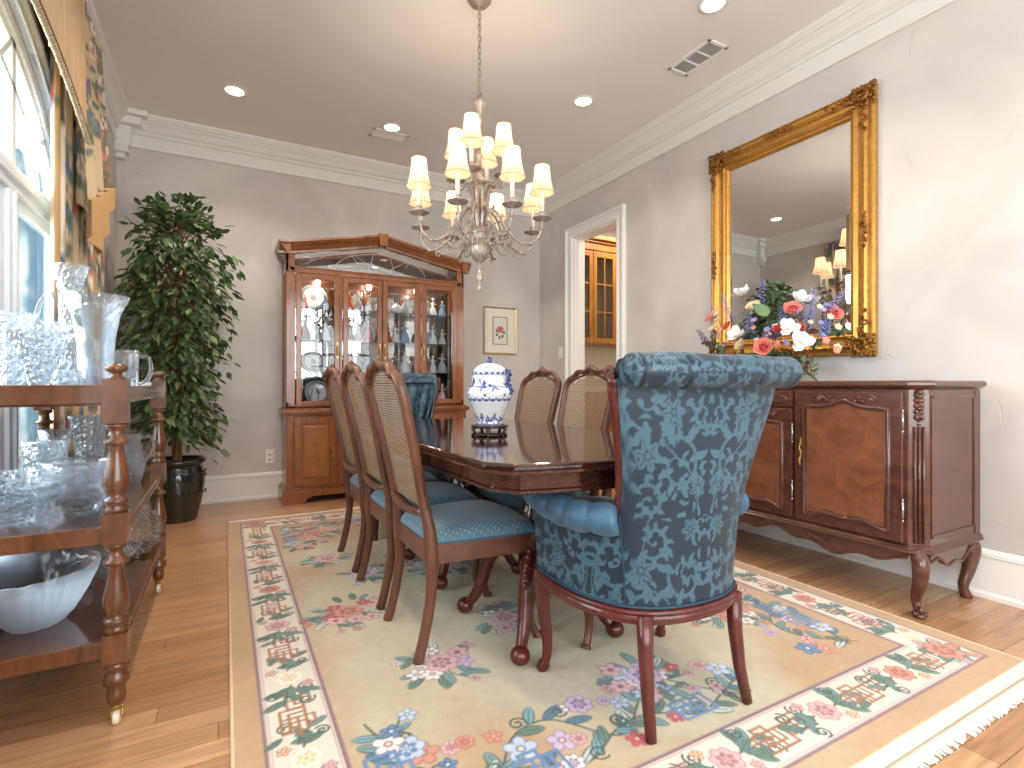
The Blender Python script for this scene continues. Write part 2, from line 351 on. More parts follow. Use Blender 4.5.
def floor_mat():
    m = bpy.data.materials.new('oak_strip_floor'); m.use_nodes = True; t = m.node_tree; p = t.nodes['Principled BSDF']
    tc = t.nodes.new('ShaderNodeTexCoord')
    br = t.nodes.new('ShaderNodeTexBrick'); br.offset = 0; br.offset_frequency = 1; br.squash = 1
    br.inputs['Scale'].default_value = 1; br.inputs['Brick Width'].default_value = 1.15; br.inputs['Row Height'].default_value = .083
    br.inputs['Mortar Size'].default_value = .0011; br.inputs['Mortar Smooth'].default_value = .2; br.inputs['Bias'].default_value = 0
    br.inputs['Color1'].default_value = rgb(180, 134, 96); br.inputs['Color2'].default_value = rgb(208, 166, 126); br.inputs['Mortar'].default_value = rgb(92, 58, 36)
    sp_ = t.nodes.new('ShaderNodeSeparateXYZ'); t.links.new(tc.outputs['Object'], sp_.inputs[0])
    dv = t.nodes.new('ShaderNodeMath'); dv.operation = 'DIVIDE'; dv.inputs[1].default_value = .083; t.links.new(sp_.outputs[1], dv.inputs[0])
    fl_ = t.nodes.new('ShaderNodeMath'); fl_.operation = 'FLOOR'; t.links.new(dv.outputs[0], fl_.inputs[0])
    wn = t.nodes.new('ShaderNodeTexWhiteNoise'); wn.noise_dimensions = '1D'; t.links.new(fl_.outputs[0], wn.inputs['W'])
    ma_ = t.nodes.new('ShaderNodeMath'); ma_.operation = 'MULTIPLY_ADD'; ma_.inputs[1].default_value = 6.9; t.links.new(wn.outputs['Value'], ma_.inputs[0]); t.links.new(sp_.outputs[0], ma_.inputs[2])
    cb_ = t.nodes.new('ShaderNodeCombineXYZ'); t.links.new(ma_.outputs[0], cb_.inputs[0]); t.links.new(sp_.outputs[1], cb_.inputs[1]); t.links.new(cb_.outputs[0], br.inputs[0])
    mp = t.nodes.new('ShaderNodeMapping'); mp.inputs['Scale'].default_value = (2.2, 26, 1); t.links.new(cb_.outputs[0], mp.inputs[0])
    nz = t.nodes.new('ShaderNodeTexNoise'); nz.inputs['Scale'].default_value = 1; nz.inputs['Detail'].default_value = 8; nz.inputs['Distortion'].default_value = 1.6; nz.inputs['Roughness'].default_value = .6
    t.links.new(mp.outputs[0], nz.inputs[0])
    cr = t.nodes.new('ShaderNodeValToRGB'); cr.color_ramp.elements[0].position = .3; cr.color_ramp.elements[1].position = .7
    cr.color_ramp.elements[0].color = (.66, .62, .58, 1); cr.color_ramp.elements[1].color = (1.08, 1.06, 1.04, 1); t.links.new(nz.outputs[0], cr.inputs[0])
    mx = t.nodes.new('ShaderNodeMix'); mx.data_type = 'RGBA'; mx.blend_type = 'MULTIPLY'; mx.inputs['Factor'].default_value = 1
    t.links.new(br.outputs[0], mx.inputs['A']); t.links.new(cr.outputs[0], mx.inputs['B']); t.links.new(mx.outputs['Result'], p.inputs['Base Color'])
    p.inputs['Roughness'].default_value = .3; p.inputs['Coat Weight'].default_value = .25; p.inputs['Coat Roughness'].default_value = .2
    b = t.nodes.new('ShaderNodeBump'); b.inputs['Strength'].default_value = .35; b.inputs['Distance'].default_value = .001
    t.links.new(br.outputs['Fac'], b.inputs['Height']); b.invert = True; t.links.new(b.outputs[0], p.inputs['Normal'])
    return m
FLOOR = floor_mat()
def wall_mat():
    """hand trowelled plaster with soft mottling and scattered trowel scratches"""
    m = bpy.data.materials.new('trowelled_plaster'); m.use_nodes = True; t = m.node_tree; p = t.nodes['Principled BSDF']
    tc = t.nodes.new('ShaderNodeTexCoord')
    n1 = t.nodes.new('ShaderNodeTexNoise'); n1.inputs['Scale'].default_value = 1.6; n1.inputs['Detail'].default_value = 6; n1.inputs['Distortion'].default_value = .8
    t.links.new(tc.outputs['Object'], n1.inputs[0])
    cr = t.nodes.new('ShaderNodeValToRGB'); e = cr.color_ramp.elements; e[0].position = .32; e[1].position = .68
    e[0].color = rgb(196, 190, 186); e[1].color = rgb(214, 208, 203); t.links.new(n1.outputs[0], cr.inputs[0])
    # scratches: thin voronoi cell edges, broken up by a mask
    nd = t.nodes.new('ShaderNodeTexNoise'); nd.inputs['Scale'].default_value = 2.4; t.links.new(tc.outputs['Object'], nd.inputs[0])
    va = t.nodes.new('ShaderNodeVectorMath'); va.operation = 'MULTIPLY_ADD'; va.inputs[1].default_value = (.35, .35, .35); t.links.new(nd.outputs['Color'], va.inputs[0]); t.links.new(tc.outputs['Object'], va.inputs[2])
    vo = t.nodes.new('ShaderNodeTexVoronoi'); vo.feature = 'DISTANCE_TO_EDGE'; vo.inputs['Scale'].default_value = 3.4; t.links.new(va.outputs[0], vo.inputs[0])
    c2 = t.nodes.new('ShaderNodeValToRGB'); c2.color_ramp.elements[0].color = (1, 1, 1, 1); c2.color_ramp.elements[1].color = (0, 0, 0, 1); c2.color_ramp.elements[1].position = .010
    t.links.new(vo.outputs[0], c2.inputs[0])
    n3 = t.nodes.new('ShaderNodeTexNoise'); n3.inputs['Scale'].default_value = 3.3; n3.inputs['Detail'].default_value = 3; t.links.new(tc.outputs['Object'], n3.inputs[0])
    c3 = t.nodes.new('ShaderNodeValToRGB'); c3.color_ramp.elements[0].position = .55; c3.color_ramp.elements[1].position = .63; t.links.new(n3.outputs[0], c3.inputs[0])
    mu = t.nodes.new('ShaderNodeMath'); mu.operation = 'MULTIPLY'; t.links.new(c2.outputs[0], mu.inputs[0]); t.links.new(c3.outputs[0], mu.inputs[1])
    mf = t.nodes.new('ShaderNodeMath'); mf.operation = 'MULTIPLY'; mf.inputs[1].default_value = .22; t.links.new(mu.outputs[0], mf.inputs[0])
    mx = t.nodes.new('ShaderNodeMix'); mx.data_type = 'RGBA'; mx.inputs['B'].default_value = rgb(160, 150, 138)
    t.links.new(mf.outputs[0], mx.inputs['Factor']); t.links.new(cr.outputs[0], mx.inputs['A']); t.links.new(mx.outputs['Result'], p.inputs['Base Color'])
    p.inputs['Roughness'].default_value = .5; p.inputs['Specular IOR Level'].default_value = .3
    ad = t.nodes.new('ShaderNodeMath'); ad.operation = 'MULTIPLY_ADD'; ad.inputs[1].default_value = -.6; t.links.new(mu.outputs[0], ad.inputs[0]); t.links.new(n1.outputs[0], ad.inputs[2])
    b = t.nodes.new('ShaderNodeBump'); b.inputs['Strength'].default_value = .35; b.inputs['Distance'].default_value = .012; t.links.new(ad.outputs[0], b.inputs['Height']); t.links.new(b.outputs[0], p.inputs['Normal'])
    return m
WALL = wall_mat()
# ------------------------------------------------------------------ room shell
DY0, DY1, DZ = 3.655, 4.345, 2.45                 # doorway in the right wall
PX = 5.1                                          # pantry depth
b = MB(); b.box(XL - .15, XR + .13, YF - .15, YB + .15, -.1, 0); struct(b.build('floor', FLOOR))
b = MB(); b.box(XL - .15, XR + .13, YF - .15, YB + .15, ZC, ZC + .1); struct(b.build('ceiling', CEIL))
b = MB(); b.box(XL - .15, PX, YB, YB + .15, 0, ZC); struct(b.build('wall_back', WALL))
T = XR + .13
b = MB(); b.box(XR, T, YF, DY0, 0, ZC); b.box(XR, T, DY1, YB, 0, ZC); b.box(XR, T, DY0, DY1, DZ, ZC); struct(b.build('wall_right', WALL))
# rear wall with a wide opening invented for fill light (behind the viewer)
b = MB(); b.box(XL - .15, -.3, YF - .15, YF, 0, ZC); b.box(2.7, T, YF - .15, YF, 0, ZC); b.box(-.3, 2.7, YF - .15, YF, 0, .5); b.box(-.3, 2.7, YF - .15, YF, 2.65, ZC); struct(b.build('wall_rear', WALL))
def simple_window(name, ax, a0, a1, z0, z1, p0, p1, nm):
    f = MB(); g = MB()
    def bx(B, u0, u1, v0, v1, q0, q1):
        if ax == 'y': B.box(q0, q1, u0, u1, v0, v1)
        else: B.box(u0, u1, q0, q1, v0, v1)
    for k in range(nm + 1):
        c = a0 + (a1 - a0) * k / nm; bx(f, c - .035, c + .035, z0, z1, p0, p1)
    bx(f, a0 - .06, a1 + .06, z0 - .05, z0 + .03, p0, p1); bx(f, a0 - .06, a1 + .06, z1 - .03, z1 + .05, p0, p1); bx(f, a0, a1, (z0+z1)/2 - .02, (z0+z1)/2 + .02, p0, p1)
    o = struct(f.build(name, WINW)); m_ = (p0 + p1) / 2; bx(g, a0, a1, z0, z1, m_ - .002, m_ + .002); g.build('window_pane', PANE, o)
simple_window('window_fill_rear', 'x', -.3, 2.7, .5, 2.65, YF - .1, YF - .02, 3)  # unseen window bank, added to pass fill light from behind the camera
simple_window('window_fill_side', 'y', -1.3, -.2, .5, 2.3, XL - .1, XL - .02, 2)  # unseen near left window, added so fill light reaches the floor and cart
# left wall with arched opening
WC, WH, WS, WR, WB = 2.2, 1.27, 1.80, .71, .42     # centre, half width, spring height, rise, sill height of the opening
def arch(hw, rise, n=36, z=WS): return [(WC + hw * math.cos(PI * k / n), z + rise * math.sin(PI * k / n)) for k in range(n + 1)]
A = arch(WH, WR)                                   # from +Y end to -Y end
b = MB()
x0, x1 = XL - .062, XL
b.box(x0, x1, WC + WH, YB, 0, ZC); b.box(x0, x1, -.2, WC - WH, 0, ZC); b.box(x0, x1, WC - WH, WC + WH, 0, WB)
b.box(x0, x1, YF, -1.3, 0, ZC); b.box(x0, x1, -1.3, -.2, 0, .5); b.box(x0, x1, -1.3, -.2, 2.3, ZC)
for k in range(len(A) - 1):
    (y0, z0), (y1, z1) = A[k], A[k+1]; b.prism([(y0, z0), (y1, z1), (y1, ZC), (y0, ZC)], x0, x1, 'x')
struct(b.build('wall_left', WALL))
# casing around the arched window (with the reveal)
def arch_band(B, hw_o, r_o, hw_i, r_i, xa, xb, zb, n=36):
    O = [(WC + hw_o, zb)] + arch(hw_o, r_o, n) + [(WC - hw_o, zb)]; I = [(WC + hw_i, zb)] + arch(hw_i, r_i, n) + [(WC - hw_i, zb)]
    for k in range(len(O) - 1): B.prism([O[k], O[k+1], I[k+1], I[k]], xa, xb, 'x')
win = struct(bpy.data.objects.new('window_1', None)); COL.objects.link(win)
b = MB(); arch_band(b, WH + .09, WR + .09, WH - .005, WR - .005, XL, XL + .022, WB); arch_band(b, WH + .09, WR + .09, WH + .06, WR + .06, XL, XL + .038, WB); arch_band(b, WH + .015, WR + .015, WH - .005, WR - .005, XL, XL + .03, WB)
b.build('window_casing', WINW, win, bevel=.003)
b = MB(); arch_band(b, WH, WR, WH - .05, WR - .05, XL - .06, XL - .004, WB); arch_band(b, WH - .05, WR - .05, WH - .085, WR - .085, XL - .05, XL - .015, WS)
b.build('window_frame', WINW, win, bevel=.004)
# inner curved band of the fanlight, transom and mullions
b = MB()
arch_band(b, WH - .30, WR - .20, WH - .33, WR - .225, XL - .045, XL - .015, WS)
for y in (WC - .62, WC + .62): b.box(XL - .045, XL - .015, y - .02, y + .02, WS, WS + WR * math.sqrt(1 - (.62 / WH) ** 2) - .04)
for a_ in (30, 60, 90, 120, 150):
    a = math.radians(a_); b.bar((XL - .03, WC + (WH - .32) * math.cos(a), WS + (WR - .21) * math.sin(a)), (XL - .03, WC + (WH - .06) * math.cos(a), WS + (WR - .06) * math.sin(a)), .03, .025)
b.build('fanlight_bars', WINW, win, bevel=.003)
b = MB(); b.box(XL - .06, XL - .003, WC - WH, WC + WH, WS - .055, WS + .055); b.box(XL - .055, XL + .012, WC - WH + .001, WC + WH - .001, WS - .015, WS + .02)
for y in (WC - .57, WC + .57): b.box(XL - .06, XL - .003, y - .05, y + .05, WB, WS - .056); b.box(XL - .055, XL + .008, y - .012, y + .012, WB + .001, WS - .057)
b.build('window_mullion', WINW, win, bevel=.004)
for (ya, yb) in ((WC - WH + .045, WC - .62), (WC - .52, WC + .52), (WC + .62, WC + WH - .045)):
    b = MB()
    for q in (ya, yb - .045): b.box(XL - .05, XL - .018, q, q + .045, WB, WS - .056)
    b.box(XL - .05, XL - .018, ya + .045, yb - .045, WB, WB + .06); b.box(XL - .05, XL - .018, ya + .045, yb - .045, WS - .10, WS - .056)
    o = b.build('window_sash', WINW, win, bevel=.004)
    b = MB(); b.box(XL - .036, XL - .032, ya + .03, yb - .03, WB + .04, WS - .07); b.build('pane', PANE, o)
b = MB(); P = arch(WH - .03, WR - .03); b.prism(P, XL - .035, XL - .031, 'x'); b.build('fanlight_pane', PANE, win)
b = MB(); b.box(XL - .06, XL + .07, WC - WH - .1, WC + WH + .1, WB - .04, WB); b.box(XL, XL + .02, WC - WH - .07, WC + WH + .07, WB - .12, WB - .04); b.build('window_sill', WINW, win, bevel=.006)
# outside: neighbouring painted siding, a lawn and a porch post
SID = mat('blue_grey_siding', rgb(104, 142, 158), .6, n=((3, 3, 3), rgb(84, 122, 140), .6)); LAWN = mat('garden_lawn', rgb(96, 120, 70), .9, n=((6, 6, 6), rgb(66, 92, 48), .7))
b = MB(); b.box(-12, -.9, -6, 16, -.35, -.25); o = b.build('lawn', LAWN); o['kind'] = 'structure'
nb = thing('garden_fence', 'tall blue grey board fence standing outside the arched window', 'fence', (-2.1, 8.6, -.25))
for k in range(26):
    b = MB(); b.box(0, .03, k * .30 - 3.9, k * .30 - 3.9 + .285, 0, 3.9 + .03 * (k % 2)); b.build('board', SID, nb)
b = MB(); b.box(.03, .07, -3.9, 3.9, .4, .5); b.box(.03, .07, -3.9, 3.9, 1.8, 1.9); b.build('fence_rail', SID, nb)

# baseboards with cap and shoe
def base_prof(): return [(0, 0), (.030, 0), (.030, .018), (.018, .03), (.018, .185), (.024, .19), (.024, .205), (.012, .218), (0, .222)]
def run(B, prof, side, a0, a1):
    """profile (offset from wall, z) swept along a wall"""
    loops = []
    for a in (a0, a1):
        L = []
        for (o_, z) in prof:
            L.append({'r': (XR - o_, a, z), 'l': (XL + o_, a, z), 'b': (a, YB - o_, z), 'f': (a, YF + o_, z)}[side])
        loops.append(L)
    B.loft(loops, True, True, False)
for nm, sd, segs in (('baseboard_right', 'r', ((YF, DY0 - .10), (DY1 + .10, YB))), ('baseboard_back', 'b', ((XL, XR),)), ('baseboard_left', 'l', ((YF, YB),)), ('baseboard_front', 'f', ((XL, XR),))):
    b = MB()
    for a0, a1 in segs: run(b, base_prof(), sd, a0, a1)
    struct(b.build(nm, WHITE))
SHOE = wood('oak_shoe', (150, 98, 58), (110, 66, 38), (10, 10, 10), .4, .1)
# crown: frieze board, bed mould, cove and top bead
def crown_prof(p): 
    z = ZC; return [(0, 2.815), (.018, 2.815), (.020, 2.825), (.014, 2.832), (.014, 2.915), (.030, 2.918), (.034, 2.930), (.030, 2.936), (.040, 2.942), (.052, 2.952), (.072, 2.985), (.088, 2.998), (.092, 3.008), (.104, 3.012), (.108, 3.020), (.120, 3.034), (.124, 3.05), (0, 3.05)]
for i, (sd, a0, a1) in enumerate((('r', YF, YB), ('b', XL, XR), ('l', YF, YB), ('f', XL, XR))):
    b = MB(); run(b, [(o_ * (.8 if sd == 'l' else 1), z) for o_, z in crown_prof(0)], sd, a0, a1); struct(b.build('trim_%d' % (i + 1), CROWNM))
# corner block at the left end of the back wall frieze
b = MB(); b.box(XL, XL + .10, YB - .08, YB, 2.80, 2.95); b.box(XL, XL + .085, YB - .10, YB, 2.74, 2.82); b.box(XL, XL + .06, YB - .07, YB, 2.70, 2.74); b.box(XL, XL + .17, YB - .13, YB, 2.95, 3.01); b.box(XL, XL + .21, YB - .17, YB, 3.01, 3.05)
struct(b.build('trim_5', CROWNM, bevel=.004))
# doorway casing and jamb
b = MB()
cw = .105
cpf = [(0, .0), (0, .022), (.006, .026), (.018, .026), (.024, .018), (.030, .016), (.072, .020), (.078, .032), (.084, .036), (cw - .006, .036), (cw, .030), (cw, .0)]
b.loft([[(XR - h, DY0 - o_, 0) for o_, h in cpf], [(XR - h, DY0 - o_, DZ + o_) for o_, h in cpf], [(XR - h, DY1 + o_, DZ + o_) for o_, h in cpf], [(XR - h, DY1 + o_, 0) for o_, h in cpf]], True, True, False)
b.box(XR - .004, T + .002, DY0 - .001, DY0 + .015, 0, DZ - .015); b.box(XR - .004, T + .002, DY1 - .015, DY1 + .001, 0, DZ - .015); b.box(XR - .004, T + .002, DY0 - .001, DY1 + .001, DZ - .015, DZ + .001)
for (y0, y1) in ((DY0 + .015, DY0 + .03), (DY1 - .03, DY1 - .015)): b.box(XR + .04, XR + .09, y0, y1, 0, DZ - .015)
struct(b.build('door_1', WHITE))
# pantry beyond the doorway
PANW = mat('pantry_wall_paint', rgb(226, 220, 208), .8)
b = MB(); b.box(PX, PX + .1, DY0 - .5, YB, 0, ZC); struct(b.build('wall_pantry_end', PANW))
b = MB(); b.box(T, PX, DY0 - .6, DY0 - .5, 0, ZC); struct(b.build('wall_pantry_near', PANW))
b = MB(); b.box(T, PX, YB - .012, YB - .001, .95, 1.44); TILE = mat('pale_backsplash', rgb(216, 212, 198), .3, n=((45, 45, 45), rgb(190, 184, 168), .5)); b.build('trim_6', TILE)['kind'] = 'structure'
b = MB(); b.box(T, PX + .1, DY0 - .6, YB, -.1, 0); struct(b.build('floor_pantry', FLOOR))
b = MB(); b.box(T, PX + .1, DY0 - .6, YB, 2.9, 3.0); struct(b.build('ceiling_pantry', CEIL))
l = area('pantry_ceiling_light', (3.95, 4.2, 2.85), (0, 0, 0), .5, .5, 27, (1, .92, .80))
pc = thing('pantry_wall_cabinet', 'oak wall cabinet with glass doors seen through the doorway', 'cabinet', (3.9, 4.98, 1.42))
b = MB()
b.box(-.66, .66, -.30, 0, 0, .02); b.box(-.66, .66, -.30, 0, 1.02, 1.04); b.box(-.66, -.64, -.30, 0, 0, 1.04); b.box(.64, .66, -.30, 0, 0, 1.04); b.box(-.66, .66, -.012, 0, 0, 1.04)
for z in (.36, .69): b.box(-.64, .64, -.28, -.01, z, z + .018)
b.build('carcass', W_OAK, pc)
b = MB(); b.box(-.68, .68, -.32, 0, 1.04, 1.12); b.box(-.70, .70, -.34, 0, 1.12, 1.15); b.box(-.72, .72, -.37, 0, 1.15, 1.20); b.build('cornice', W_OAK, pc, bevel=.008)
for k in range(4):
    xa = -.655 + k * .328; xb = xa + .322; b = MB()
    b.frame(xa, xb, .01, 1.03, .05, -.322, -.30, .06)
    b.box((xa+xb)/2 - .009, (xa+xb)/2 + .009, -.318, -.304, .07, .97)
    for z in (.36, .67): b.box(xa + .05, xb - .05, -.317, -.305, z - .009, z + .009)
    d = b.build('door', W_OAK, pc, bevel=.003); b = MB(); b.box(xa + .04, xb - .04, -.312, -.310, .06, .98); b.build('pane', CABGLASS, d)
b = MB(); b.lathe([(.02, 0), (.026, .002), (.006, .008), (.005, .05), (.02, .065), (.032, .10), (.030, .14), (.028, .14), (.029, .10), (.016, .068), (0, .066)], n=14); gob = b.build('goblet', CRYP)
k = 0
for z, nm in ((1.44, 'bottom board'), (1.798, 'middle shelf'), (2.128, 'top shelf')):
    for i in range(4):
        g = gob if k == 0 else gob.copy()
        if k: COL.objects.link(g)
        g.location = (3.42 + i * .085, 4.82, z); k += 1
        tag(g, '%s clear stemmed goblet on the %s of the oak wall cabinet' % (['first from left', 'second from left', 'third from left', 'fourth from left'][i], nm), 'goblet', 'goblets on the %s of the pantry cabinet' % nm)
pb = thing('pantry_base_cabinet', 'oak base cabinet with drawers below the pantry counter', 'cabinet', (4.1, 4.98, 0))
b = MB(); b.box(-.86, .86, -.55, 0, .1, .90); b.box(-.86, .86, -.49, 0, 0, .1); b.build('carcass', W_OAK, pb)
for k in range(4):
    xa = -.85 + k * .43; b = MB(); b.box(xa, xa + .42, -.57, -.55, .12, .70); b.box(xa + .07, xa + .35, -.578, -.57, .19, .63); b.build('door', W_OAK, pb, bevel=.004)
    b = MB(); b.box(xa, xa + .42, -.57, -.55, .72, .88); d = b.build('drawer', W_OAK, pb, bevel=.004); b = MB(); b.ball((xa + .21, -.585, .80), .014); b.build('knob', BRASS, d)
tag((lambda B: (B.box(3.22, 4.98, 4.40, 4.975, .902, .94), B.build('countertop', STONE, bevel=.005))[1])(MB()), 'pale stone counter on the oak base cabinet beyond the doorway', 'countertop')

# downlights, vents, outlet, switch
def downlight(x, y, lab):
    o = thing('recessed_downlight', lab, 'ceiling light', (x, y, ZC), 0, 'recessed downlights in the ceiling')
    b = MB(); b.lathe([(.058, -.002), (.060, -.006), (.078, -.006), (.080, -.001), (.080, 0), (.058, 0)], n=32, cap=False); b.build('trim_ring', WHITE, o)
    b = MB(); b.lathe([(0, -.0035), (.058, -.0035)], n=32, cap=False); b.build('lens', LAMPD, o, recalc=False)
labs = ['round downlight nearest the left back corner of the ceiling', 'round downlight above the china cabinet', 'round downlight right of the chandelier near the doorway', 'round downlight beside the air vent at the top edge', 'round downlight near the arched window behind the viewer', 'round downlight in the ceiling behind the viewer', 'round downlight over the near end of the sideboard', 'round downlight over the window side of the table']
for (x, y), l_ in zip(DOWN, labs): downlight(x, y, l_)
def vent(x, y, sx, sy, lab, nb, dark):
    o = thing('ceiling_vent', lab, 'air vent', (x, y, ZC))
    b = MB()
    for (xa, xb, ya, yb) in ((-sx, sx, -sy, -sy + .022), (-sx, sx, sy - .022, sy), (-sx, -sx + .022, -sy, sy), (sx - .022, sx, -sy, sy)): b.box(xa, xb, ya, yb, -.008, 0)
    b.build('frame', WHITE, o, bevel=.002)
    b = MB(); b.box(-sx + .02, sx - .02, -sy + .02, sy - .02, -.0012, -.0002); b.build('duct_opening', BLACK if dark else WHITE, o)
    n = 3 if sy > sx else 1; L = 2 * (sy - .022) / n
    for g in range(n):
        b = MB(); y0 = -sy + .022 + g * L
        if g: b.box(-sx + .02, sx - .02, y0 - .005, y0 + .005, -.007, 0)
        for k in range(9):
            if dark: xx = -sx + .03 + k * (2 * sx - .06) / 8; b.box(xx - .0015, xx + .0015, y0, y0 + L, -.004, -.001)
            else: yy = y0 + .004 + k * (L - .01) / 8; b.box(-sx + .02, sx - .02, yy, yy + .004, -.004, -.001)
        b.build('louver', WHITE, o)
vent(2.63, 2.36, .085, .17, 'white louvered air vent in the ceiling above the mirror', 3, True)
vent(1.20, 4.32, .15, .07, 'flat white air vent behind the downlight over the cabinet', 1, False)
o = thing('wall_outlet', 'white electrical outlet low on the back wall left of the cabinet', 'outlet', (.341, YB, .355))
b = MB(); b.box(-.036, .036, -.006, 0, -.058, .058); b.build('cover_plate', PLASTIC, o, bevel=.002)
for z in (-.022, .022):
    b = MB(); b.lathe([(0, .0), (.016, .0), (.016, .003), (0, .003)], n=20); b.M = Matrix.Identity(4); q = b.build('socket', PLASTIC, o); q.rotation_euler = (PI/2, 0, 0); q.location = (0, -.006, z)
    b = MB(); b.box(-.007, -.004, -.0095, -.009, z - .005, z + .006); b.box(.004, .007, -.0095, -.009, z - .005, z + .006); b.build('slot', BLACK, o)
o = thing('light_switch', 'white light switch on the right wall left of the doorway', 'switch', (XR, 4.56, 1.31))
b = MB(); b.box(-.006, 0, -.036, .036, -.058, .058); b.build('cover_plate', PLASTIC, o, bevel=.002); b = MB(); b.box(-.011, -.006, -.008, .008, -.02, .02); b.build('rocker', PLASTIC, o, bevel=.001)
# ------------------------------------------------------------------ rug: hand knotted, carved floral
RX0, RX1, RY0, RY1 = .02, 2.46, .757, 4.17
RW, RH = RX1 - RX0, RY1 - RY0
def c3(*c): return lin((c[0]/255, c[1]/255, c[2]/255))
TAN, TAN2, CREAM, MAUVE, OLIVE = c3(188, 154, 116), c3(206, 172, 128), c3(226, 218, 202), c3(140, 106, 116), c3(200, 188, 158)
GRN, GRN2, TEAL, BLUE, BLUE2 = c3(104, 130, 116), c3(64, 90, 84), c3(120, 154, 152), c3(104, 134, 172), c3(60, 84, 128)
PINK, PINK2, CORAL, CORAL2, RED, LIL, LIL2, WHT, YEL, BRN = c3(222, 178, 178), c3(176, 118, 126), c3(208, 146, 122), c3(174, 100, 82), c3(162, 78, 84), c3(206, 184, 206), c3(146, 116, 156), c3(238, 232, 220), c3(226, 206, 156), c3(172, 112, 86)
R = Ras(RW, RH, .0042, TAN); rr = random.Random(11)
# field: tan turning to pale sage-cream towards the middle in knotted blotches
X, Y = np.meshgrid(np.arange(R.nx) * R.res, np.arange(R.ny) * R.res)
rng = np.random.RandomState(4)
def vnoise(nx, ny, sc):
    g = rng.rand(int(ny * R.res / sc) + 3, int(nx * R.res / sc) + 3); yy = np.arange(ny) * R.res / sc; xx = np.arange(nx) * R.res / sc
    j = yy.astype(int); i = xx.astype(int); fy = (yy - j)[:, None]; fx = (xx - i)[None]; fy = fy*fy*(3-2*fy); fx = fx*fx*(3-2*fx)
    a = g[j][:, i]; b_ = g[j][:, i+1]; c_ = g[j+1][:, i]; d_ = g[j+1][:, i+1]
    return a*(1-fx)*(1-fy) + b_*fx*(1-fy) + c_*(1-fx)*fy + d_*fx*fy
nz = vnoise(R.nx, R.ny, .35) * .6 + vnoise(R.nx, R.ny, .12) * .3 + vnoise(R.nx, R.ny, .03) * .1
dx = np.abs(X - RW/2) / (RW/2 - .25); dy = np.abs(Y - RH/2) / (RH/2 - .25)
dd = np.clip(1.15 - np.sqrt(dx**2.6 + dy**2.6) + (nz - .5) * .9, 0, 1) ; dd = np.clip(dd * 2.2, 0, 1)[..., None]
R.a[:] = R.a * (1 - dd) + np.array(OLIVE, np.float32) * dd
R.a *= (1 + (vnoise(R.nx, R.ny, .02)[..., None] - .5) * .10 + (vnoise(R.nx, R.ny, .2)[..., None] - .5) * .12)
BO, BI = .075, .255                                # white border: outer and inner offsets
def frame(o_, wd, c):
    R.line([(o_, o_), (RW - o_, o_), (RW - o_, RH - o_), (o_, RH - o_), (o_, o_)], wd, c, .6)
frame((BO + BI) / 2, BI - BO, CREAM); frame(BO, .010, MAUVE); frame(BO + .012, .004, c3(200, 160, 160)); frame(BI, .012, MAUVE); frame(BI - .012, .004, c3(200, 160, 160))
def vine(pts, wd=.008, c=GRN2, leaves=3, lf=(GRN, TEAL), L=.06):
    P = catmull([(p[0], p[1], 0) for p in pts], 8); R.line([(p.x, p.y) for p in P], wd, c)
    for k in range(leaves):
        i = int((k + .5) / leaves * (len(P) - 2)); p = P[i]; d = P[i+1] - P[i]; a = math.atan2(d.y, d.x) + (0.8 if k % 2 else -0.8)
        R.leaf(p.x, p.y, L * rr.uniform(.8, 1.2), a, rr.choice(lf), GRN2)
def curl(x, y, r, a0, sgn, c=GRN2, wd=.006, turns=1.4):
    R.line([(x + r*(1 - t/24*.8)*math.cos(a0 + sgn*turns*2*PI*t/24), y + r*(1 - t/24*.8)*math.sin(a0 + sgn*turns*2*PI*t/24)) for t in range(25)], wd, c)
FRET = [[(0,0),(0,3),(2,3),(2,1),(1,1),(1,2)], [(0,0),(3,0),(3,2),(1,2),(1,1),(2,1)], [(0,1),(3,1)], [(0,3),(4,3),(4,1),(3,1)], [(1,3),(1,4),(3,4),(3,2)], [(-1,2),(1,2)], [(4,3),(5,3),(5,0),(3,0)]]
def fret(T, s0, side):
    c = rr.choice([BRN, CORAL2, c3(166, 112, 70)]); u = .0225
    for l in FRET: R.line([T(s0 + (a - 2) * u, (b_ - 2) * u) for a, b_ in l], .0085, c)
    for l in FRET[:4]: R.line([T(s0 + .115 - (a - 2) * u, -(b_ - 2) * u) for a, b_ in l], .0085, c)
mid = (BO + BI) / 2
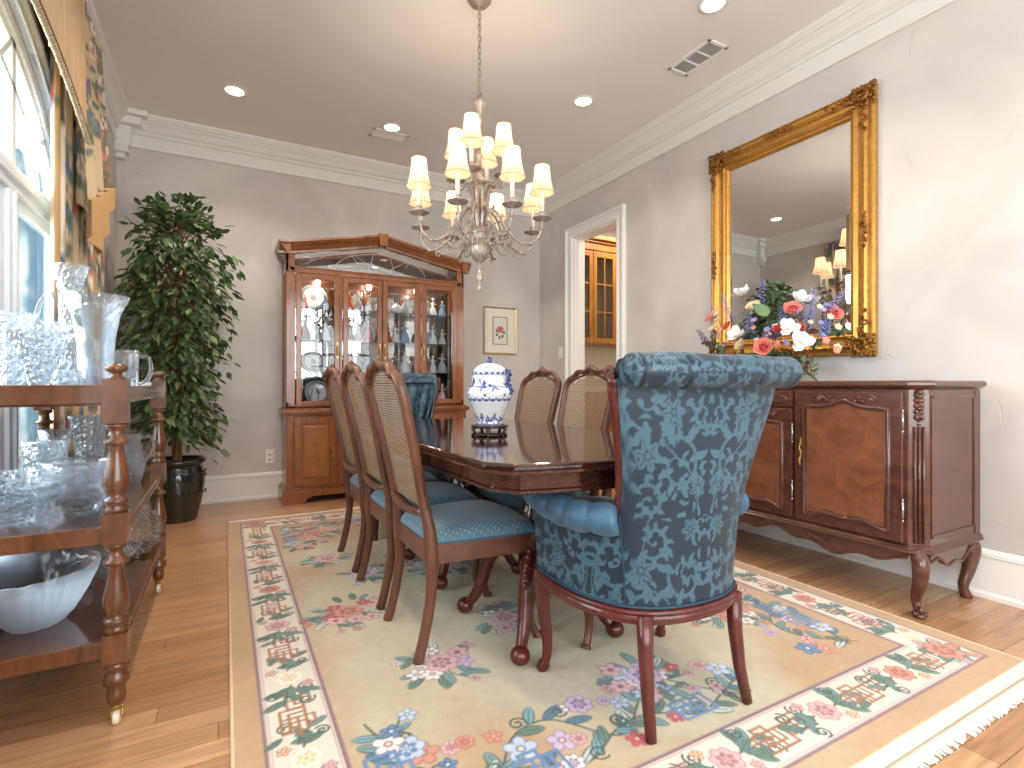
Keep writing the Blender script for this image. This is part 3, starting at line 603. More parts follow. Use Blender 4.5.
def border(T, L):
    s_ = mid + .10; k = 0
    while s_ < L - mid - .05:
        if k % 2 == 0:
            f = rr.choice([(CORAL, CORAL2, YEL), (PINK, PINK2, YEL), (WHT, YEL, CORAL)])
            for sg in (-1, 1):
                x, y = T(s_ + sg*.05, .0); x2, y2 = T(s_ + sg*.16, sg*.03); a = math.atan2(y2 - y, x2 - x)
                vine([(x, y), ((x+x2)/2, (y+y2)/2), (x2, y2)], .006)
                for q in (-.9, -.4, .1, .6, 1.1): 
                    xx, yy = T(s_ + sg*(.06 + .02*abs(q)), .03*q); R.leaf(xx, yy, .056, a + q * 1.15, rr.choice([GRN, TEAL, c3(110, 140, 120)]), GRN2)
                xx, yy = T(s_ + sg*.15, -sg*.035); curl(xx, yy, .026, rr.uniform(0, 6), sg)
            x, y = T(s_, 0); R.peony(x, y, .046, f[0], f[1], f[2], rr.uniform(0, 1))
            for sg in (-1, 1): x3, y3 = T(s_ + sg*.055, -sg*.05); R.flower(x3, y3, .02, *rr.choice([(PINK, PINK2, YEL), (YEL, CORAL2, WHT)])); x3, y3 = T(s_ + sg*.10, sg*.055); curl(x3, y3, .022, rr.uniform(0, 6), -sg)
            s_ += .20
        else: fret(T, s_ - .03, 0); x, y = T(s_ + .15, .045); curl(x, y, .026, 2, 1); x, y = T(s_ - .09, -.05); R.leaf(x, y, .05, rr.uniform(0, 6), GRN, GRN2); s_ += .225
        k += 1
border(lambda s_, q: (mid + q, s_), RH); border(lambda s_, q: (RW - mid - q, s_), RH)
border(lambda s_, q: (s_, mid + q), RW); border(lambda s_, q: (s_, RH - mid - q), RW)
for cx in (mid, RW - mid):
    for cy in (mid, RH - mid): 
        for k in range(7): R.leaf(cx, cy, .095, k * .9, rr.choice([CORAL, GRN, PINK]), GRN2)
        R.peony(cx, cy, .062, CORAL, CORAL2, YEL)
FL = [(PINK, PINK2, RED), (CORAL, CORAL2, YEL), (BLUE, BLUE2, WHT), (LIL, LIL2, YEL), (WHT, LIL2, YEL), (c3(198, 84, 92), RED, YEL), (c3(196, 206, 224), BLUE, YEL)]
def bouquet(cx, cy, r, n, pal, seed, el=1.0):
    q = random.Random(seed)
    for k in range(n * 2):
        a = q.uniform(0, 2*PI); d = r * q.uniform(.55, 1.1); R.leaf(cx + d*.75*math.cos(a), cy + d*.75*el*math.sin(a), .075, a + q.uniform(-.5, .5), q.choice([GRN, TEAL, c3(130, 164, 160), c3(206, 214, 200)]), GRN2)
    for k in range(n // 2):
        a = q.uniform(0, 2*PI); vine([(cx, cy), (cx + r*.6*math.cos(a), cy + r*.6*el*math.sin(a)), (cx + r*1.2*math.cos(a + .3), cy + r*1.2*el*math.sin(a + .3))], .005, GRN2, 2, L=.05)
        R.flower(cx + r*1.2*math.cos(a + .3), cy + r*1.2*el*math.sin(a + .3), .020, *q.choice(pal), 5)
    for k in range(n):
        a = q.uniform(0, 2*PI); d = r * math.sqrt(q.random()) * .85; f = q.choice(pal); R.flower(cx + d*math.cos(a), cy + d*el*math.sin(a), q.uniform(.028, .044), *f, q.choice([5, 6]), q.random())
    f = pal[0]; R.peony(cx, cy, .06, *f)
def loc(x, y): return (x - RX0, y - RY0)
def garland(x0, y0, x1, y1, amp, n, seed, inward):
    """flowering vine with key-fret clusters along one side of the field"""
    q = random.Random(seed); L = math.hypot(x1-x0, y1-y0); ux, uy = (x1-x0)/L, (y1-y0)/L; vx, vy = inward
    pt = lambda s_, h: (x0 + ux*s_ + vx*h, y0 + uy*s_ + vy*h)
    for br_ in range(2):
        P = [pt(L*k/n, amp*(.9 + .55*math.sin(k*1.9 + seed + br_*2.4)) * (1 if br_ == 0 else .45)) for k in range(n + 1)]
        C_ = catmull([(p[0], p[1], 0) for p in P], 8); R.line([(p.x, p.y) for p in C_], .007, GRN2)
        for k in range(2, len(C_) - 2, 3):
            p = C_[k]; d = C_[k+1] - C_[k]; a = math.atan2(d.y, d.x) + q.choice([-1, 1]) * q.uniform(.5, 1.1)
            R.leaf(p.x, p.y, q.uniform(.055, .085), a, q.choice([GRN, TEAL, c3(122, 166, 176), c3(84, 120, 150), c3(196, 208, 202)]), GRN2)
        for k in range(n):
            a = pt(L*(k + .3)/n, amp*(.9 + .55*math.sin(k*1.9 + seed + br_*2.4)) * (1 if br_ == 0 else .45) + q.uniform(-.03, .05)); curl(a[0], a[1], .028, q.uniform(0, 6), q.choice([-1, 1]))
    for k in range(n * 3 + 2):
        s_ = L * (k + .5 + q.uniform(-.3, .3)) / (n * 3 + 2); h = amp * q.uniform(.1, 1.75); x, y = pt(s_, h)
        f = q.choice(FL); r = q.uniform(.024, .042)
        (R.peony if q.random() < .35 else R.flower)(x, y, r * (1.25 if r > .034 else 1), *f)
    for k in range(max(1, n // 3)):
        x, y = pt(L * (k + .5) / max(1, n // 3), amp * .45)
        for l in FRET: R.line([(x + (a - 2) * .026 * ux + (b_ - 2) * .026 * vx, y + (a - 2) * .026 * uy + (b_ - 2) * .026 * vy) for a, b_ in l], .011, BLUE)
ga = BI + .05
garland(ga + .10, ga, RW/2 + .25, ga, .17, 8, 3, (0, 1)); garland(RW - ga, ga + .05, RW - ga, RH*.36, .17, 7, 5, (-1, 0)); garland(RW - ga, RH - ga, RW - ga, RH*.62, .15, 5, 6, (-1, 0))
garland(ga, RH - ga, RW - ga, RH - ga, .13, 8, 8, (0, -1)); garland(ga, RH - ga, ga, RH*.74, .12, 4, 9, (1, 0)); garland(ga, ga, ga, ga + .45, .09, 3, 2, (1, 0))
B1 = [FL[1], FL[0], FL[5], FL[1]]; B2 = [FL[0], FL[3], FL[4], FL[3]]; B3 = [FL[3], FL[6], FL[4], FL[0]]
for (x, y, r, n, pal, sd) in ((.46, 2.30, .15, 9, B1, 1), (.50, 3.05, .10, 6, B2, 12), (.50, 3.62, .15, 9, B1, 2), (.66, 1.72, .13, 9, B2, 3), (1.02, 1.93, .12, 7, B2, 17), (.62, 2.72, .12, 7, B3, 4), (1.05, 2.75, .26, 20, [FL[6], FL[2], FL[4], FL[0]], 5), (1.22, 1.32, .13, 9, B3, 6),
                          (1.85, 1.55, .16, 10, [FL[1], FL[3], FL[4]], 7), (1.95, 2.2, .18, 12, B1, 8), (1.3, 3.65, .2, 12, B1, 9), (1.95, 3.1, .15, 9, B2, 10), (1.55, 1.92, .12, 8, B3, 14)):
    bouquet(*loc(x, y), r, n, pal, sd)
zr = .010 + .0018 * R.h
V = np.stack([X + RX0, Y + RY0, zr], -1).reshape(-1, 3)
nx, ny = R.nx, R.ny; I = np.arange(nx * ny).reshape(ny, nx)
Fq = np.stack([I[:-1, :-1], I[:-1, 1:], I[1:, 1:], I[1:, :-1]], -1).reshape(-1, 4)
rim = np.concatenate([I[0, :], I[1:, -1], I[-1, -2::-1], I[-2:0:-1, 0]]); nr = len(rim)
low = V[rim].copy(); low[:, 2] = 0.0; base = len(V)
V = np.concatenate([V, low]); k_ = np.arange(nr); Fs = np.stack([rim, base + k_, base + (k_+1) % nr, rim[(k_+1) % nr]], -1)
Fa = np.concatenate([Fq, Fs]).astype(np.int32)
me = bpy.data.meshes.new('area_rug'); me.vertices.add(len(V)); me.vertices.foreach_set('co', V.astype(np.float32).ravel())
me.loops.add(Fa.size); me.loops.foreach_set('vertex_index', Fa.ravel()); me.polygons.add(len(Fa)); me.polygons.foreach_set('loop_start', np.arange(0, Fa.size, 4, dtype=np.int32))
me.polygons.foreach_set('use_smooth', np.ones(len(Fa), bool))
cc = np.concatenate([rgba(R.a).reshape(-1, 4), np.tile(np.array([c3(196, 158, 112) + (1,)], np.float32), (nr, 1))])
at = me.attributes.new('col', 'FLOAT_COLOR', 'POINT'); at.data.foreach_set('color', cc.astype(np.float32).ravel()); me.update(calc_edges=True); me.validate()
me.materials.append(RUGM); rug = bpy.data.objects.new('area_rug', me); COL.objects.link(rug)
tag(rug, 'large tan floral wool rug with a cream border under the dining table', 'rug')
def fringe(y0, y1, hem, seed):
    b = MB(); q = random.Random(seed); n = 520; s_ = 1 if y1 > y0 else -1
    b.box(RX0, RX1, min(y0, y0 + s_*hem), max(y0, y0 + s_*hem), .001, .006)
    for k in range(n):
        x = RX0 + (RX1 - RX0) * (k + .5) / n; e = y1 + q.uniform(-.012, .012)
        b.tube([(x, y0 + s_*hem*.8, .005), (x + q.uniform(-.005, .005), (y0 + y1)/2 + s_*hem*.3, .007 + q.uniform(0, .004)), (x + q.uniform(-.01, .01), e, .003)], [.0044, .0040, .0028], 5)
    b.build('fringe', FRINGE, rug)
fringe(RY0, RY0 - .085, .055, 1); fringe(RY1, RY1 + .05, .008, 2)
BND = mat('tan_binding', rgb(206, 182, 148), .9)
for x_ in (RX0 - .002, RX1 + .002): b = MB(); b.tube([(x_, RY0, .006), (x_, RY1, .006)], .006, 8); b.build('edge_binding', BND, rug)
ZR = .0118
# ------------------------------------------------------------------ damask pattern (mask) for the armchairs
D = Ras(.34, .46, .0017, (0, 0, 0))
def comma(x, y, a, L, bend, w_):
    """curved leaf lobe tapering to a hooked tip"""
    n_ = 9
    for t in range(n_ + 1):
        f = t / n_; D.ell(x, y, w_*(math.sin(PI*(.18 + .80*f)) + .10), w_*(math.sin(PI*(.18 + .80*f)) + .10), 0, (1, 1, 1)); a += bend / n_; x += L/n_*math.cos(a); y += L/n_*math.sin(a)
def acanth(cx, cy, r, a0, sgn, turns=1.2, w0=.0095):
    N = 50; P = []
    for t in range(N + 1):
        f = t / N; rad = r * (1 - .84 * f); a = a0 + sgn * turns * 2 * PI * f; P.append((cx + rad*math.cos(a), cy + rad*math.sin(a), f, a))
    for i in range(0, int(N*.8), 5):
        (x, y, f, a) = P[i]; tang = a + sgn*PI/2
        comma(x, y, tang - sgn*.55, r*.66*(1 - f*.5), -sgn*1.5, r*.145*(1 - .4*f))
        if i % 10 == 0: comma(x, y, tang + sgn*.5, r*.40*(1 - f*.5), sgn*1.6, r*.10)
    for i in range(N):
        (x, y, f, a) = P[i]; D.line([(x, y), P[i+1][:2]], w0 * (.45 + .55*math.sin(PI*min(1, f*1.1 + .15))), (1, 1, 1))
        if i % 2 == 0 and .1 < f < .85: D.line([(x, y), P[i+1][:2]], .0018, (0, 0, 0), 0)
    x, y = P[-1][:2]; D.ell(x, y, r*.13, r*.13, 0, (1, 1, 1))
def dflower(x, y, r, a0):
    for k in range(6):
        a = a0 + k*PI/3; D.ell(x + r*.6*math.cos(a), y + r*.6*math.sin(a), r*.42, r*.27, a, (1, 1, 1)); D.line([(x + r*.3*math.cos(a), y + r*.3*math.sin(a)), (x + r*.85*math.cos(a), y + r*.85*math.sin(a))], .0022, (0, 0, 0), 0)
    D.ell(x, y, r*.30, r*.30, 0, (0, 0, 0), 0); D.ell(x, y, r*.2, r*.2, 0, (1, 1, 1))
for (cx, cy, r, a0, s_) in ((.09, .11, .066, 1.2, 1), (.25, .13, .060, 2.6, -1), (.17, .25, .062, 4.6, 1), (.06, .33, .058, .4, -1), (.27, .36, .064, 3.6, 1), (.155, .41, .042, 5.6, -1), (.02, .22, .040, 2.0, 1), (.325, .24, .040, 4.0, -1), (.17, .035, .042, 0.6, 1), (.315, .04, .038, 3, 1), (.01, .44, .04, 1, 1), (.10, .19, .03, 2, -1), (.245, .21, .03, 5, 1)): acanth(cx, cy, r, a0, s_)
for st in (((.02, .0), (.05, .09), (.13, .17), (.11, .27), (.19, .33), (.17, .46)), ((.33, .0), (.27, .07), (.20, .12), (.25, .20), (.33, .30), (.29, .42))): D.line([(p.x, p.y) for p in catmull([(x, y, 0) for x, y in st], 8)], .004, (1, 1, 1))
for (x, y, r) in ((.17, .135, .036), (.10, .225, .030), (.255, .265, .030), (.19, .345, .034), (.03, .06, .026), (.30, .44, .024), (.05, .43, .026)): dflower(x, y, r, x * 20)
for k in range(150):
    x, y, a = rnd.uniform(0, .34), rnd.uniform(0, .46), rnd.uniform(0, 6); L = rnd.uniform(.02, .04)
    if D.h[min(D.ny-1, int(y/.0017)), min(D.nx-1, int(x/.0017))] < .5: comma(x, y, a, L*.8, rnd.choice([-1.4, 1.4]), .0042)
def dam(u, v, k=1.0):
    """u, v in metres -> 0..1 satin figure"""
    u = abs(((u / k + .34) % .68) - .34); v = (v / k) % .46
    return D.a[min(D.ny-1, int(v/.0017)), min(D.nx-1, int(u/.0017)), 0]

# ------------------------------------------------------------------ wing-back armchair, local frame: faces +y, rear legs at y = 0
UC = catmull([(-.272,.435,0),(-.284,.30,0),(-.272,.15,0),(-.215,.035,0),(-.12,-.025,0),(0,-.042,0),(.12,-.025,0),(.215,.035,0),(.272,.15,0),(.284,.30,0),(.272,.435,0)], 16)
_cl = [0.0]
for i in range(1, len(UC)): _cl.append(_cl[-1] + (UC[i] - UC[i-1]).length)
ULEN = _cl[-1]; _ux = [p.x for p in UC]; _uy = [p.y for p in UC]
def plan(s_):
    d = (s_ + 1) / 2 * ULEN; return interp(d, _cl, _ux), interp(d, _cl, _uy)
SB = .335
def flare(s_, z):
    x, y = plan(s_); f = max(0, (z - .34) / .66); bk = 1 - sm(SB - .03, SB + .14, abs(s_)); F = (.43 + .32 * bk) * f ** 1.8
    fb = sm(.5, 1.0, z) * bk
    return Vector((x * (1 + F), y * (1 - .45 * fb) - .035 * fb - .02 * f * bk, z))
def top(s_):
    a = abs(s_)
    return .985 if a < .292 else (.985 - .385 * (sm(.292, .372, a) ** .85) if a < .372 else .600 - .012 * math.sin(PI * (a - .372) / .628) + .018 * ((a - .372) / .628) ** 2)
def shell_n(s_, z):
    e = .004; a = flare(s_ - e, z); b_ = flare(s_ + e, z); t = (b_ - a).normalized(); return Vector((t.y, -t.x, 0)).normalized() # outward
Z0 = .345
def make_armchair(name, label, loc, rz, fine=True):
    t = thing(name, label, 'armchair', loc, rz, 'blue damask armchairs at the table ends')
    nu, nv = (420, 240) if fine else (140, 70)
    us = [-1 + 2 * i / nu for i in range(nu + 1)]
    b = MB(); pat = []; vs = []
    for j in range(nv + 1):
        for s_ in us:
            z = Z0 + (top(s_) - Z0) * j / nv; p = flare(s_, z); vs.append(p); pat.append(dam(s_ * ULEN * .62 * (1 + .35 * (z - Z0)), z, 1.3))
    W = nu + 1; b.add(vs, [(j*W+i, j*W+i+1, (j+1)*W+i+1, (j+1)*W+i) for j in range(nv) for i in range(nu)], True)
    b.at['pat'] = ('FLOAT', pat); b.build('outer_upholstery', DAMASK, t, recalc=False)
    # inner upholstery: vertical channels on the back, plain on the arms
    b = MB(); n2, m2 = (260, 60) if fine else (200, 50); pat = []; vs = []
    for j in range(m2 + 1):
        for i in range(n2 + 1):
            s_ = -1 + 2 * i / n2; zt = top(s_); z = Z0 + .06 + (zt - Z0 - .06) * j / m2; n_ = shell_n(s_, z); p = flare(s_, z)
            lump = abs(math.cos(s_ * PI * 9.4)) ** .6
            th = .035 + .048 * lump * sm(.0, .25, j / m2) + .04 * math.sin(PI * min(1, (z - .38) / .6)) * .6
            v_ = j / m2; o_ = sm(.88, 1.0, v_) * (1 - sm(SB - .06, SB, abs(s_))); th = th * (1 - o_) - .012 * o_ if abs(s_) < SB else (th if j < m2 else .02)
            vs.append(p - n_ * th + Vector((0, 0, .062 * o_ * (.6 + .4 * lump)))); pat.append(dam(s_ * .7, z, .8))
    W = n2 + 1; b.add(vs, [(j*W+i, (j+1)*W+i, (j+1)*W+i+1, j*W+i+1) for j in range(m2) for i in range(n2)], True)
    b.at['pat'] = ('FLOAT', pat); b.build('inner_upholstery', DAMASK, t, recalc=False)
    b = MB()  # top edge web and front facings between outer and inner
    L = [[flare(s_, top(s_)) for s_ in us[::4]], [flare(s_, top(s_)) - shell_n(s_, top(s_)) * .06 - Vector((0, 0, .004)) for s_ in us[::4]]]
    b.loft(L, False, False, True)
    for s_ in (-1, 1):
        zz = [Z0 + (top(s_) - Z0) * k / 10 for k in range(11)]; b.loft([[flare(s_, z) for z in zz], [flare(s_, z) - shell_n(s_, z) * .075 for z in zz]], False, False, True)
    b.build('facing', DAMLT, t, recalc=False)
    # rolled top with three pleats
    b = MB(); pat = []; P = [s_ for s_ in np.linspace(-.298, .298, 300 if fine else 120)]; nn = 96 if fine else 40; vs = []
    ends = len(P)
    for i, s_ in enumerate(P):
        n_ = shell_n(s_, .985); c_ = flare(s_, .985) + n_ * .034 + Vector((0, 0, .018)); r = .050
        for q in (-.14, .09, .25, -.265): r -= .006 * math.exp(-((s_ - q) / .004) ** 2)
        r -= .003 * (1 - abs(math.cos((s_ - .09) * PI / .23)))
        e = min(i, ends - 1 - i) / (14.0 if fine else 5.5)
        if e < 1: r *= math.sqrt(max(0.0004, 1 - (1 - e) ** 2)) * .96 + .02
        for k in range(nn):
            a = 2 * PI * k / nn; vs.append(c_ + n_ * r * 1.04 * math.cos(a) + Vector((0, 0, r * math.sin(a) * .98))); pat.append(dam(s_ * ULEN * 1.0 + .1, a * .05 + .1, .9))
    b.add(vs, [(i*nn+k, (i+1)*nn+k, (i+1)*nn+(k+1) % nn, i*nn+(k+1) % nn) for i in range(ends - 1) for k in range(nn)], True)
    b.at['pat'] = ('FLOAT', pat); b.build('rolled_top', DAMASK, t, recalc=False)
    for sg in (-1, 1):
        # carved wing edge rail with a scroll at the top
        b = MB(); P = []; rs = []
        for k in range(40):
            s_ = sg * (.294 + .078 * k / 39); z = top(s_) - .0; n_ = shell_n(s_, z); p = flare(s_, z) - n_ * .012; tt = k / 39
            P.append(p + Vector((-sg*.004, .012, .0))); rs.append(.0135 + .0035 * abs(math.sin(k * .9)) + .004 * (1 - tt))
        b.tube(P, rs, 8); p0 = P[0]
        for k in range(20):
            a = k / 19 * 2 * PI * 1.3; r_ = .026 * (1 - k / 26); b.ball(p0 + Vector((sg * .004, .012 + r_ * math.cos(a) * .6, .004 + r_ * math.sin(a))), .011 - .003 * k / 20, 7)
        for k in range(1, 38, 2):
            p = P[k]; b.ball(p + Vector((sg * .008, .006, .002)), .0085, 6, (1, 1, 1.4))
        b.build('carved_wing_rail', W_ARM, t)
        # channelled arm roll
        b = MB(); P = []; rs = []; pat = []; N = 72
        for k in range(N + 1):
            f = k / N; s_ = sg * (.375 + .625 * f); z = top(s_); p = flare(s_, z); n_ = shell_n(s_, z)
            P.append(p + n_ * -.008 + Vector((0, .0, -.012))); rs.append(.046 * (.80 + .22 * abs(math.sin(PI * (f * 5 + .02))) ** .45))
        P.append(P[-1] + Vector((0, .018, -.006))); rs.append(.030); P.append(P[-1] + Vector((0, .006, -.002))); rs.append(.006)
        nn = 24; b.tube(P, rs, nn, up=(0, 0, 1)); b.build('arm_roll', DAMLT, t)
        b = MB(); P = [flare(sg * (.372 + .628 * k / 30), top(sg * (.372 + .628 * k / 30)) - .052) + shell_n(sg * (.372 + .628 * k / 30), .55) * .001 for k in range(31)]
        b.tube(P, .0035, 6); b.tube([flare(sg * .368, Z0 + (.60 - Z0) * k / 12) + shell_n(sg * .368, .5) * .001 for k in range(13)], .0028, 6); b.build('piping', PIPE, t)
    b = MB(); b.tube([flare(-1 + 2 * k / 80, Z0) + shell_n(-1 + 2 * k / 80, Z0) * .002 for k in range(81)], .005, 6); b.build('piping', PIPE, t)
    # seat rail with two beads, front rail
    b = MB(); prof = [(.004, .340), (.012, .338), (.014, .330), (.008, .325), (.012, .318), (.012, .310), (.006, .305), (.006, .298), (-.03, .298), (-.03, .340)]
    L = []
    for k in range(61):
        s_ = -1 + 2 * k / 60; x, y = plan(s_); n_ = shell_n(s_, .34); L.append([Vector((x, y, 0)) + n_ * o_ + Vector((0, 0, z)) for o_, z in prof])
    b.loft(L, True, True, False); b.prism([(-.275, .30), (-.20, .285), (-.1, .292), (0, .282), (.1, .292), (.2, .285), (.275, .30), (.275, .34), (-.275, .34)], .410, .436, 'y'); b.build('seat_rail', W_ARM, t, bevel=.002)
    b = MB(); L = []
    for z, k in ((.335, .93), (.36, .95), (.43, .95), (.455, .93), (.47, .84), (.478, .6), (.48, .2)):
        l = [];
        for q in range(48):
            s_ = -1 + 2 * q / 47; x, y = plan(s_); n_ = shell_n(s_, .36); p = Vector((x, y, 0)) - n_ * .075; l.append(Vector((p.x * k, .21 + (p.y - .21) * k, z)))
        L.append(l)
    b.loft(L, True, True, True); b.build('seat_cushion', DAMLT, t)
    for sg in (-1, 1):
        b = MB(); b.tube([(sg*.178, .0, .325), (sg*.179, -.004, .22), (sg*.183, -.018, .10), (sg*.191, -.040, .0)], [(.020, .022), (.018, .020), (.015, .017), (.012, .014)], 10, sq=.6); b.build('leg', W_ARM, t)
        b = MB(); P = catmull([(sg*.258, .398, .34), (sg*.264, .410, .29), (sg*.260, .410, .21), (sg*.254, .398, .12), (sg*.256, .396, .05), (sg*.266, .412, .0)], 6)
        b.tube(P, [(.027 - .014 * sm(0, 1, k / (len(P) - 1)) + (.005 if k > len(P) - 5 else 0)) for k in range(len(P))], 10, sq=.75)
        for k in range(7): b.ball((sg*(.284 - .003*k), .412 - .002*k, .325 - .022*k), .010 - .0008*k, 6, (.8, 1, 1.5)); b.ball((sg*(.257 - .003*k), .434 - .003*k, .325 - .022*k), .009 - .0008*k, 6, (1, .8, 1.5))
        b.build('leg', W_ARM, t)
    return t
AC1 = make_armchair('armchair', 'blue damask wing back armchair in the foreground seen from behind', (1.202, 1.10, ZR), -.02)
AC2 = make_armchair('armchair', 'blue damask wing back armchair at the far table end facing the viewer', (1.08, 3.67, ZR), PI, False)
# ------------------------------------------------------------------ dining table
TX, TY, THW, THL = 1.10, 2.17, .465, .97
def outline(d, hw=THW, hl=THL):
    """octagonal top with bowed ends; d insets"""
    hw -= d; hl -= d; P = []; ch = .11; fw = hw - .055
    bow = .055
    for k in range(9): u = -1 + 2 * k / 8; P.append((fw * u, -(hl - bow) - bow * (1 - u * u)))
    P += [(hw, -(hl - ch - .03)), (hw + .006, -hl*.5), (hw + .008, 0), (hw + .006, hl*.5), (hw, hl - ch - .03)]
    for k in range(9): u = 1 - 2 * k / 8; P.append((fw * u, (hl - bow) + bow * (1 - u * u)))
    P += [(-hw, hl - ch - .03), (-hw - .006, hl*.5), (-hw - .008, 0), (-hw - .006, -hl*.5), (-hw, -(hl - ch - .03))]
    return P
tb = thing('dining_table', 'long dark mahogany pedestal dining table with a glossy octagonal top', 'dining table', (TX, TY, ZR))
H0 = .76 - ZR
b = MB(); L = [[(x, y, H0 - z) for x, y in outline(d)] for d, z in ((.012, .034), (.004, .030), (.002, .022), (.008, .018), (.010, .014), (.003, .010), (0, .006), (.003, .002), (.008, 0))]
b.loft(L, True, True, False); b.build('tabletop', W_TABLE, tb)
b = MB(); L = [[(x, y, z) for x, y in outline(d)] for d, z in ((.052, H0 - .098), (.045, H0 - .094), (.045, H0 - .086), (.052, H0 - .082), (.050, H0 - .034))]
b.loft(L, True, True, False); b.build('apron', W_TABLE, tb)
for py in (-.36, .40):
    b = MB(); b.lathe([(.10, H0 - .10), (.10, H0 - .13), (.045, H0 - .15), (.04, H0 - .20), (.055, H0 - .24), (.075, H0 - .30), (.078, H0 - .36), (.055, H0 - .42), (.045, H0 - .45), (.07, H0 - .47), (.075, H0 - .50), (.06, H0 - .52), (.03, H0 - .56), (.0, H0 - .57)], (0, py, 0), 28)
    ped = b.build('pedestal', W_TABLE, tb)
    for sx in (-1, 1):
        for sy in (-1, 1):
            b = MB(); q = lambda r, z: (sx * r * .66, py + sy * r * .75, z)
            P = catmull([q(.05, .30), q(.13, .315), q(.20, .25), q(.235, .15), (q(.27, .08)), q(.31, .035)], 6)
            b.tube(P, [.032 - .012 * k / (len(P) - 1) for k in range(len(P))], 10); b.ball(q(.315, .033), .036, 14, (1, 1, .9))
            for k in range(4, 16, 2): p = P[k]; b.ball(p + Vector((sx*.012, sy*.012, .022)), .013, 6, (1, 1, 1.3))
            b.build('leg', W_ARM, tb)
# ginger jar on a carved stand
J = (.995, 2.02)
st = thing('jar_stand', 'small dark carved wooden stand beneath the blue and white jar', 'stand', (J[0], J[1], .76))
b = MB(); b.lathe([(.070, .034), (.078, .036), (.080, .041), (.078, .046), (.066, .047), (.066, .043), (0, .043)], n=36); b.lathe([(.0, .012), (.070, .012), (.074, .009), (.074, .005), (.070, .003), (0, .003)], n=36); b.build('stand_top', W_STAND, st)
for k in range(5):
    a = 2*PI*k/5 + .4; b = MB(); c_, s_ = math.cos(a), math.sin(a); b.tube([(c_*.060, s_*.060, .038), (c_*.074, s_*.074, .028), (c_*.064, s_*.064, .015), (c_*.076, s_*.076, .0)], [.010, .009, .007, .008], 8); b.build('leg', W_STAND, st)
jr = thing('ginger_jar', 'white porcelain lidded jar with cobalt blue flowers standing on the table', 'jar', (J[0], J[1], .807))
JP = [(0,.0),(.052,.0),(.056,.004),(.056,.012),(.054,.016),(.058,.03),(.070,.06),(.084,.092),(.095,.118),(.099,.136),(.097,.150),(.088,.160),(.080,.166),(.076,.178),(.074,.196),(.072,.210),(.074,.213)]
JR = Ras(.62, .30, .0016, c3(238, 241, 245)); jq = random.Random(2); CB, CB2 = c3(58, 80, 142), c3(120, 140, 184)
def jband(y0, y1, n, r):
    for k in range(n):
        x = .62 * (k + .5) / n + jq.uniform(-.01, .01); y = jq.uniform(y0, y1); JR.flower(x, y, r * jq.uniform(.8, 1.2), CB2, CB, c3(238, 241, 245), 5, jq.random())
        for e in range(4): a = jq.uniform(0, 6.28); JR.leaf(x + r*math.cos(a), y + r*.6*math.sin(a), r * 1.5, a, CB, c3(40, 56, 112))
        JR.line([(x + .012*t, y + .006*math.sin(t*1.3 + k)) for t in range(5)], .0022, CB)
JR.line([(0, .004), (.62, .004)], .004, CB); jband(.022, .040, 13, .010); jband(.010, .020, 16, .006); JR.line([(0, .162), (.62, .162)], .004, CB2); jband(.150, .172, 9, .011)
for x0_ in (.04, .30): 
    for k in range(5): xx, yy = x0_ + jq.uniform(0, .10), jq.uniform(.15, .195); JR.peony(xx, yy, .011, CB2, CB, CB); JR.leaf(xx, yy, .026, jq.uniform(0, 6), CB, c3(40, 56, 112))
jband(.300 - .195, .300 - .190, 16, .007) if False else None
for k in range(20): JR.ell(.62*k/20, .106, .012, .0055, 0, CB); JR.ell(.62*(k + .5)/20, .112, .006, .005, 0, CB2)
for k in range(7): JR.flower(.62*(k + .5)/7, .128, .007, CB2, CB, CB, 5)
def jarcol(zz, aa, lid):
    q_, k_ = (JR.sample(np.array([(aa / (2*PI)) * .62]), np.array([zz + (.10 if lid else 0)])))
    return tuple(q_[0])
    q = math.sin(aa*9 + 3*math.sin(aa*4)) * .5 + math.sin(aa*23 + zz*300) * .35 + math.sin(zz*420 + aa*13) * .35
    dk = 0
    if not lid:
        if zz < .062: dk = 1 if (zz < .018 and q > -.2) or (q > .15 - (.045 - zz) * 14 and zz > .018) else 0
        if zz < .006: dk = .8
        if .158 < zz < .172: dk = 1 if q > -.1 else .15
        if .172 < zz < .205 and math.cos(aa - 1.2) > .1: dk = 1 if q > .15 else 0
        if .12 < zz < .16 and math.cos(aa - 4.2) > .93: dk = 1 if q > -.2 else 0
    else:
        if zz < .014: dk = 1 if q > -.35 else .2
        elif zz < .045 and q > .55: dk = .9
    return tuple(np.array(c3(238, 241, 245)) * (1 - dk) + np.array(c3(52, 74, 138)) * dk)
def pot_lathe(prof, name, lid, mt, n=150, m_=150):
    zs = np.linspace(0, 1, m_ + 1); d = [0.0]
    for k in range(1, len(prof)): d.append(d[-1] + math.hypot(prof[k][0]-prof[k-1][0], prof[k][1]-prof[k-1][1]))
    pr = catmull([(p[0], p[1], 0) for p in prof], 8); dd_ = [0.0]
    for k in range(1, len(pr)): dd_.append(dd_[-1] + (pr[k] - pr[k-1]).length)
    b = MB(); cs = []; vs = []
    for f in zs:
        s_ = f * dd_[-1]; r = max(0, interp(s_, dd_, [p.x for p in pr])); z = interp(s_, dd_, [p.y for p in pr])
        for i in range(n): a = 2*PI*i/n; vs.append((r*math.cos(a), r*math.sin(a), z)); cs.append(jarcol(z, a, lid) + (1,))
    b.add(vs, [(j*n+i, j*n+(i+1) % n, (j+1)*n+(i+1) % n, (j+1)*n+i) for j in range(m_) for i in range(n)], True); b.at['col'] = ('FLOAT_COLOR', cs)
    return b.build(name, mt, jr, recalc=False)
pot_lathe(JP, 'body', False, JARP)
